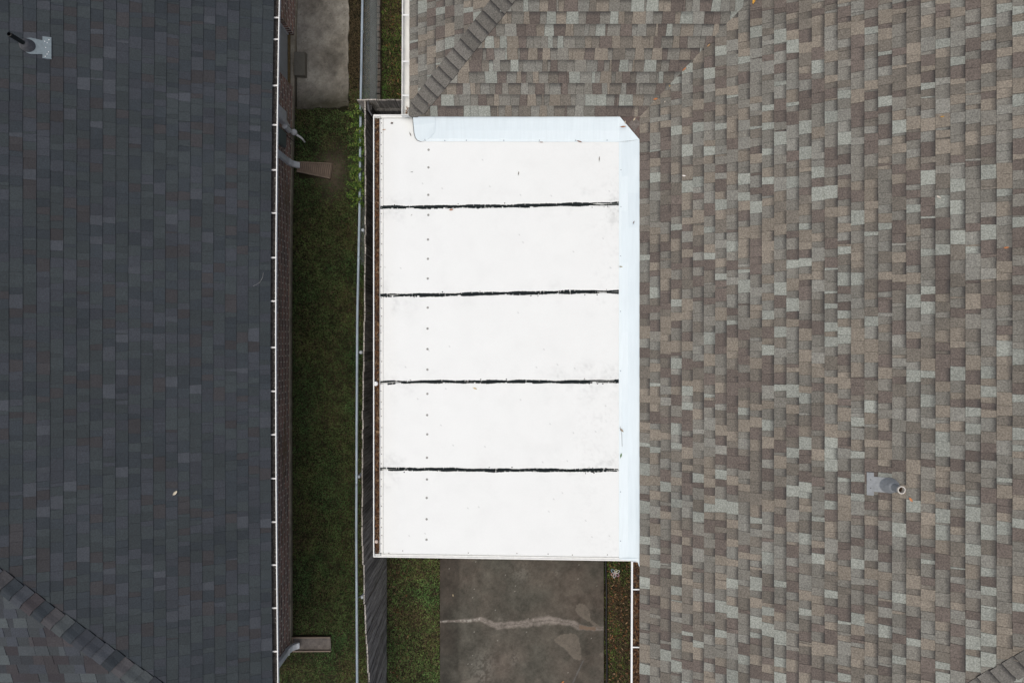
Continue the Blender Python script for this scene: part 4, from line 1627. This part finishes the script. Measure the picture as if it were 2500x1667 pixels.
mb.box(-2.155, -2.075, YF - 0.145, YF - 0.065, 0.0, 1.78, (0.06, 0.057, 0.055))
mb.build('post', M['wood'], cf)
mb = MB()
a_ = P(898, 250, 1.84)
mb.tube([a_, (a_[0] + 0.01, a_[1] - 0.05, 1.86), (a_[0] + 0.02, a_[1] - 0.13, 1.85), (a_[0] + 0.06, a_[1] - 0.19, 1.82)], 0.012, 8)
mb.build('hinge_strap', M['rubber'], cf)

# wire fence
RZ = 1.245
rail_px = [(887, -140), (885, 0), (881, 240), (878, 510), (872.5, 770), (871, 1040), (870, 1310), (872, 1667), (873, 1800)]
wfc = empty('wire_fence', (-2.4, 0, 0), 'old chain link fence with a pale blue grey top rail along the lawn', 'fence')
mb = MB()
rp = [P(a, b_, RZ) for a, b_ in rail_px]
rp2 = []
for i in range(len(rp) - 1):
    for t in np.linspace(0, 1, 5)[:-1]:
        rp2.append(lerp3(rp[i], rp[i + 1], t))
rp2.append(rp[-1])
mb.tube(rp2, 0.0205, 10)
mb.build('top_rail', M['rail'], wfc, smooth=True)
mb = MB()
for (a, b_) in ((885, 76), (876.5, 627), (870.5, 1180)):
    c = P(a, b_, RZ)
    mb.tube([(c[0], c[1] - 0.03, c[2]), (c[0], c[1] + 0.0, c[2])], 0.0225, 10)
mb.build('rail_joint', M['galv'], wfc, smooth=True)


def railx(y):
    return float(np.interp(y, [p[1] for p in rp[::-1]], [p[0] for p in rp[::-1]]))


mb = MB()
pitch = 0.058
y = P(0, 640, RZ)[1]
k = 0
wires = MB()
while y < 6.3:
    pts = []
    nz = 40
    hh = RZ - 0.03
    cut = 0.0
    for i in range(nz + 1):
        z = 0.03 + (hh - 0.03) * i / nz
        if y < 1.45 and z < (1.45 - y) * 2.5:
            continue
        sgn = 1 if (i + k) % 2 else -1
        xb = railx(y) + 0.025 + 0.018 * math.sin(y * 1.1) * (1 - z / hh)
        pts.append((xb + 0.002 * sgn, y + sgn * pitch / 2, z))
    if len(pts) > 1:
        wires.tube(pts, 0.0014, 3, cap=False)
    y += pitch
    k += 1
wm = wires.build('wire_mesh', M['wire'], wfc)
mb = MB()
for (q0, q1) in (((884, 634), (889, 642)), ((887, 636), (891, 642)), ((881, 630), (884, 636))):
    a, b_ = P(q0[0], q0[1], 1.1), P(q1[0], q1[1], 0.95)
    mb.tube([a, lerp3(a, b_, .5), (b_[0], b_[1], b_[2])], 0.003, 5)
mb.build('loose_wire', M['wire'], wm)
for (a, b_) in ((880.5, 263), (885.5, 561.5), (880.5, 860), (875, 1163.5), (884.5, 1457.5), (889, 1750)):
    c = P(a, b_, 1.22)
    b = MB()
    b.tube([(c[0], c[1], 0.0), (c[0], c[1], 1.19)], 0.024, 12)
    po = b.build('post', M['galv'], wfc, smooth=True)
    b = MB()
    b.lathe((c[0], c[1], 1.185), [(0.028, 0.0), (0.029, 0.02), (0.026, 0.036), (0.016, 0.048), (0.0005, 0.053)], 14)
    b.build('cap', M['rail_cap'], po, smooth=True)
    b = MB()
    b.tube([(railx(c[1]), c[1] - 0.02, RZ - 0.02), (c[0], c[1] + 0.02, 1.14)], 0.006, 6)
    b.build('clip', M['galv'], po)

# ------------------------------------------------------------------ the feathery climber on the wire fence
plant = empty('climbing_plant', (P(865, 390, 0)[0], P(865, 390, 1.1)[1], 0), 'bright green feathery climber growing through the wire fence rail', 'plant')
r = random.Random(5)
stems, lv, lc, lf = MB(), [], [], []
cy0, cy1 = P(0, 505, 1.2)[1], P(0, 278, 1.2)[1]
for i in range(95):
    yb = r.uniform(cy0, cy1)
    xb = railx(yb) + r.uniform(-0.06, 0.07)
    outw = r.uniform(-0.19, 0.10)
    fall = r.uniform(-0.16, 0.12)
    z0 = r.uniform(0.7, 1.15)
    pts = []
    for t in np.linspace(0, 1, 7):
        pts.append(Vector((xb + outw * t ** 1.2, yb + fall * t, z0 + 0.36 * math.sin(t * 2.0) * r.uniform(0.8, 1.1) - 0.06 * t)))
    stems.tube([(xb, yb, 0.0)] + [tuple(p) for p in pts], [0.004] + [0.003] * 6 + [0.001], 4, cap=False)
    for a, b_ in zip(pts[:-1], pts[1:]):
        for q in range(9):
            p = a.lerp(b_, r.random())
            an = r.uniform(0, 2 * math.pi)
            el = r.uniform(-0.5, 0.6)
            Lf = r.uniform(0.022, 0.05)
            dv = Vector((math.cos(an) * math.cos(el), math.sin(an) * math.cos(el), math.sin(el))) * Lf
            sd = Vector((-math.sin(an), math.cos(an), r.uniform(-0.5, 0.5))) * Lf * 0.17
            i0 = len(lv)
            lv.extend([tuple(p), tuple(p + dv * 0.5 + sd), tuple(p + dv), tuple(p + dv * 0.5 - sd)])
            kk = r.uniform(0.55, 1.45)
            c = r.choice([(0.085, 0.15, 0.025), (0.12, 0.19, 0.035), (0.04, 0.085, 0.018), (0.03, 0.06, 0.016), (0.14, 0.17, 0.045)])
            lc.extend([(c[0] * kk, c[1] * kk, c[2] * kk)] * 4)
            lf.append((i0, i0 + 1, i0 + 2, i0 + 3))
stems.build('stems', simple('plant_stem', (0.07, 0.085, 0.03), 0.8, 0, 0.2, 30), plant)
np_mesh('foliage', np.array(lv), np.array(lf), np.array(lc), M['grass'], plant)

# small weed growing by the board fence
wd = empty('weed', P(903, 452, 0.9), 'small dull green weed poking up against the dark board fence', 'weed')
lv, lc, lf = [], [], []
wx0, wy0, wz0 = P(902, 452, 1.15)
for i in range(14):
    an = r.uniform(0, 2 * math.pi)
    Lf = r.uniform(0.03, 0.055)
    p = Vector((wx0 + 0.03 + r.uniform(-0.03, 0.03), wy0 + r.uniform(-0.05, 0.05), wz0 + r.uniform(-0.1, 0.05)))
    dv = Vector((math.cos(an), math.sin(an), 0.2)) * Lf
    sd = Vector((-math.sin(an), math.cos(an), 0)) * Lf * 0.3
    i0 = len(lv)
    lv.extend([tuple(p), tuple(p + dv * 0.5 + sd), tuple(p + dv), tuple(p + dv * 0.5 - sd)])
    lc.extend([(0.035, 0.075, 0.03)] * 4)
    lf.append((i0, i0 + 1, i0 + 2, i0 + 3))
np_mesh('foliage', np.array(lv), np.array(lf), np.array(lc), M['grass'], wd)
b = MB()
b.tube([(wx0 + 0.03, wy0, 0.0), (wx0 + 0.03, wy0, 0.6), (wx0 + 0.03, wy0 + 0.01, wz0)], 0.003, 5)
b.build('stem', simple('weed_stem', (0.05, 0.07, 0.03), 0.8, 0, 0.2, 30), wd)

# ------------------------------------------------------------------ pipe along the slab and the lost toy
b = MB()
r = random.Random(8)
pts = []
for i, yy_ in enumerate(np.linspace(-7.0, -2.2, 30)):
    pts.append((1.640 + 0.006 * math.sin(i * 0.9) + (yy_ + 4.5) * -0.006, yy_, 0.03 + 0.004 * math.sin(i * 1.7)))
b.tube(pts, 0.017, 8)
tag(b.build('drain_hose', M['cable'], smooth=True), 'thin black hose lying on the soil along the right edge of the patio slab', 'hose')

toy = empty('plastic_toy', P(1502, 1398, 0.04), 'small pastel toy of looped petals lying on the grass strip by the gutter', 'toy')
tc = P(1502, 1398, 0.045)
cols = [(0.75, 0.78, 0.75), (0.70, 0.68, 0.35), (0.35, 0.50, 0.62), (0.75, 0.45, 0.42), (0.70, 0.74, 0.74), (0.62, 0.40, 0.50)]
for i, an in enumerate((0.5, 1.3, 2.4, 3.6, 4.4, 5.6)):
    L = (0.085, 0.07, 0.09, 0.08, 0.085, 0.08)[i]
    b = MB()
    pts = []
    for t in np.linspace(0, 1, 12):
        th = t * 2 * math.pi
        u = L * 0.5 * (1 - math.cos(th))
        v = 0.022 * math.sin(th)
        pts.append((tc[0] + u * math.cos(an) - v * math.sin(an), tc[1] + u * math.sin(an) + v * math.cos(an), tc[2] + 0.01 * math.sin(th * 0.5)))
    b.tube(pts, 0.0062, 6, cols[i])
    b.build('petal', M['toy'], toy, smooth=True)


# ------------------------------------------------------------------ single fallen leaves and twigs
def roof_point(px, py, pl, h=0.012):
    """point on a roof plane under a photo pixel"""
    d_ = Vector(((px - 1250) / F, (833.5 - py) / F, -1))
    o = Vector((0, 0, H))
    t = (pl.O - o).dot(pl.n) / d_.dot(pl.n)
    return o + d_ * t + pl.n * h


def leaf(pos, n, ang, L, w, col, label, curl=0.25, group=None, stem=True):
    n = Vector(n).normalized()
    u = Vector((math.cos(ang), math.sin(ang), 0))
    u = (u - n * u.dot(n)).normalized()
    v = n.cross(u)
    p = Vector(pos)
    mb_ = MB()
    K = 8
    rows = []
    for i in range(K + 1):
        t = i / K
        ww = w * 0.5 * math.sin(math.pi * min(1, t * 0.92 + 0.08)) ** 0.8
        lift = curl * L * (t - 0.5) ** 2 * 2
        c = p + u * (t - 0.5) * L + n * (lift + 0.002)
        e = n * (ww * 0.45)
        rows.append([c + v * ww + e, c, c - v * ww + e])
    for i in range(K):
        for e in range(2):
            mb_.poly([rows[i][e], rows[i][e + 1], rows[i + 1][e + 1], rows[i + 1][e]], tuple(x * (0.85 + 0.3 * ((i + e) % 2)) for x in col))
    if stem:
        a = p - u * L * 0.5 + n * (curl * L * 0.5)
        mb_.tube([a, a - u * L * 0.22 + n * 0.004], 0.0012, 4, tuple(x * 0.6 for x in col))
    o = mb_.build('fallen_leaf', M['leaf'])
    tag(o, label, 'leaf', group or 'fallen leaves lying on the roofs')
    return o


OR, PALE, RUST, YEL, GRN = (0.50, 0.20, 0.08), (0.62, 0.56, 0.47), (0.22, 0.10, 0.06), (0.55, 0.42, 0.10), (0.10, 0.20, 0.05)
upn = (0, 0, 1)
nW, nS, nE = plW.n, plSo.n, plE.n
leaf(roof_point(1842, 2, plW), nW, 1.3, 0.10, 0.035, (0.62, 0.33, 0.06), 'yellow orange leaf in the roof valley at the top edge')
leaf(roof_point(1782, 70, plSo), nS, 2.0, 0.045, 0.018, PALE, 'pale leaf in the valley just below the yellow orange leaf')
leaf(roof_point(1731, 112, plW), nW, 0.6, 0.05, 0.018, (0.42, 0.26, 0.13), 'faint tan leaf halfway down the roof valley')
leaf(roof_point(1672, 170, plW), nW, 0.6, 0.06, 0.018, OR, 'orange leaf in the valley above the curled white and orange leaf')
leaf(roof_point(1636, 212, plSo), nS, -0.9, 0.065, 0.018, (0.58, 0.38, 0.16), 'curled pale orange leaf at a shingle edge near the valley', curl=0.6)
leaf(roof_point(1600, 241, plSo), nS, 0.25, 0.060, 0.022, OR, 'rusty orange leaf on the last courses above the flashing corner')
leaf(roof_point(1597, 250, plSo), nS, -0.9, 0.030, 0.012, PALE, 'small white leaf curl just below the rusty orange leaf')
leaf(roof_point(1624, 249, plW), nW, 1.2, 0.026, 0.012, PALE, 'tiny white fleck right of the rusty orange leaf')
leaf(roof_point(1548, 290, plSo, 0.03), nS, 1.1, 0.045, 0.016, (0.6, 0.5, 0.36), 'pale tan leaf on the shingle edge above the flashing corner')
leaf(roof_point(1525, 297, plSo, 0.045), nS, 1.75, 0.045, 0.014, PALE, 'narrow white leaf on the small shingle triangle at the flashing corner')
leaf(P(1521.5, 310, 2.632), upn, 0.12, 0.080, 0.022, (0.42, 0.22, 0.13), 'rust coloured leaf lying across the cut corner of the flashing')
leaf(roof_point(1671, 430, plW), nW, -0.2, 0.045, 0.02, (0.75, 0.72, 0.68), 'white curled leaf on the shingles right of the upper flashing')
leaf(roof_point(2292, 482, plW), nW, -0.6, 0.05, 0.018, (0.66, 0.60, 0.52), 'whitish leaf alone high on the right part of the mottled roof')
leaf(roof_point(2301, 286, plW), nW, 0.0, 0.04, 0.012, (0.55, 0.30, 0.06), 'small orange leaf in the upper right of the mottled roof')
leaf(roof_point(2457, 605, plW), nW, 0.1, 0.05, 0.018, OR, 'orange leaf near the right edge of the mottled roof')
leaf(roof_point(2224, 1219, plW), nW, -0.9, 0.055, 0.025, (0.60, 0.26, 0.12), 'orange leaf just beyond the vent pipe on the mottled roof')
leaf(roof_point(1547, 543, plW, 0.03) if False else P(1547, 543, 2.592), upn, 1.2, 0.045, 0.012, (0.22, 0.18, 0.14), 'grey brown leaf on the right flashing beside the second panel')
leaf(roof_point(428, 1202, plE, 0.016), nE, 0.8, 0.07, 0.034, (0.60, 0.54, 0.42), 'pale cream leaf on the dark roof', curl=0.4)
leaf(P(1160, 948, pz(-0.5) + 0.003), upn, -0.35, 0.055, 0.020, (0.60, 0.48, 0.28), 'pale yellow leaf just under the third black seam')
leaf(P(1463, 388, pz(1.2) + 0.003), upn, 1.5, 0.065, 0.012, (0.16, 0.15, 0.12), 'thin dark leaf standing out on the right of the first panel')
leaf(P(1266, 423, pz(0.1) + 0.003), upn, 1.45, 0.050, 0.012, (0.20, 0.19, 0.15), 'short dark leaf in the middle of the first panel')
leaf(P(1002, 329, pz(-1.3) + 0.003), upn, -1.2, 0.055, 0.014, (0.22, 0.20, 0.18), 'dark grey leaf left of the rounded end of the flashing')
leaf(P(1005, 525, pz(-1.3) + 0.003), upn, 0.8, 0.025, 0.008, (0.35, 0.35, 0.33), 'tiny grey sliver on the second panel left of the first screw')
leaf(P(1006, 420, pz(-1.3) + 0.003), upn, 0.0, 0.030, 0.010, (0.35, 0.34, 0.33), 'tiny grey curl at the left of the first panel')
leaf(P(957, 301, pz(-1.6) + 0.003), upn, 0.3, 0.035, 0.025, (0.12, 0.09, 0.07), 'round dark brown leaf scrap in the upper left corner of the cover')
leaf(P(938, 317, pz(-1.7) + 0.003), upn, 0.15, 0.045, 0.014, (0.55, 0.40, 0.30), 'light brown leaf scrap by the gutter in the upper left corner of the cover')
leaf(P(1516, 651, 2.515), upn, -0.1, 0.045, 0.014, (0.30, 0.24, 0.10), 'olive leaf at the edge of the right flashing above the second seam')
leaf(P(1518, 1050, 2.52), upn, -0.8, 0.065, 0.022, (0.34, 0.27, 0.19), 'curled brown leaf with a twig on the right flashing')
leaf(P(1516, 1111, 2.515), upn, 1.4, 0.060, 0.020, GRN, 'green leaf on the right flashing below the curled brown leaf')
leaf(P(1415, 346, pz(0.9) + 0.008), upn, -0.3, 0.075, 0.016, RUST, 'rust brown leaf against the lower edge of the upper flashing', curl=0.1)
leaf(P(1322, 347.5, pz(0.4) + 0.006), upn, -0.05, 0.055, 0.010, RUST, 'narrow brown leaf under the upper flashing left of the rust brown one', curl=0.1)
leaf(P(1102, 512, pz(-0.8) + 0.008), upn, 0.2, 0.055, 0.024, (0.50, 0.26, 0.17), 'reddish leaf stuck under the first black seam')
leaf(P(1106, 1452, SLZ + 0.008), upn, 1.7, 0.045, 0.018, (0.45, 0.38, 0.25), 'single pale leaf on the dark left side of the patio slab', group='fallen leaves lying on the slab')
leaf(P(1374, 1664, SLZ + 0.008), upn, 0.7, 0.06, 0.025, (0.55, 0.22, 0.08), 'orange leaf on the patio slab at the bottom edge', group='fallen leaves lying on the slab')


def twig(pts, rad, col, label):
    b_ = MB()
    b_.tube(pts, rad, 5, col)
    o = b_.build('twig', M['leaf'])
    return tag(o, label, 'twig')


twig([roof_point(643, 665, plE, .016), roof_point(641, 678, plE, .018), roof_point(634, 690, plE, .018), roof_point(618, 699, plE, .016)], 0.0016, (0.35, 0.35, 0.34), 'thin curved grey twig near the edge of the dark roof')
twig([P(1514, 1040, 2.52), P(1518, 1060, 2.53), P(1519, 1090, 2.525)], 0.0018, (0.15, 0.14, 0.12), 'dark twig hanging from the curled leaf on the right flashing')

# two round things lying in the cover's gutter
b = MB()
c = P(917, 936.5, 2.45)
b.lathe((c[0], c[1], 2.41), [(0.001, 0.0), (0.031, 0.006), (0.031, 0.045), (0.026, 0.052), (0.0005, 0.054)], 20)
jar = tag(b.build('strainer_cap', M['gutter'], smooth=False), 'round white cap with small dark holes in the leaf filled gutter', 'cap')
b = MB()
for (dx, dy) in ((-.011, .010), (.010, .012), (-.003, -.004), (.012, -.009), (-.014, -.010)):
    b.lathe((c[0] + dx, c[1] + dy, 2.4645), [(0.0035, 0.0), (0.0035, 0.0012), (0.0004, 0.0014)], 8)
b.build('holes', M['bore'], jar)
b = MB()
c = P(919, 1322, 2.45)
b.lathe((c[0], c[1], 2.415), [(0.0005, 0.0)] + [(0.026 * math.cos(t), 0.026 + 0.026 * math.sin(t)) for t in np.linspace(-1.4, 1.4, 9)] + [(0.0005, 0.052)], 18)
tag(b.build('ball', simple('ball_rubber', (0.62, 0.50, 0.42), 0.6, 0, 0.12, 60), smooth=True), 'faded pinkish ball lying in the lower end of the leaf filled gutter', 'ball')
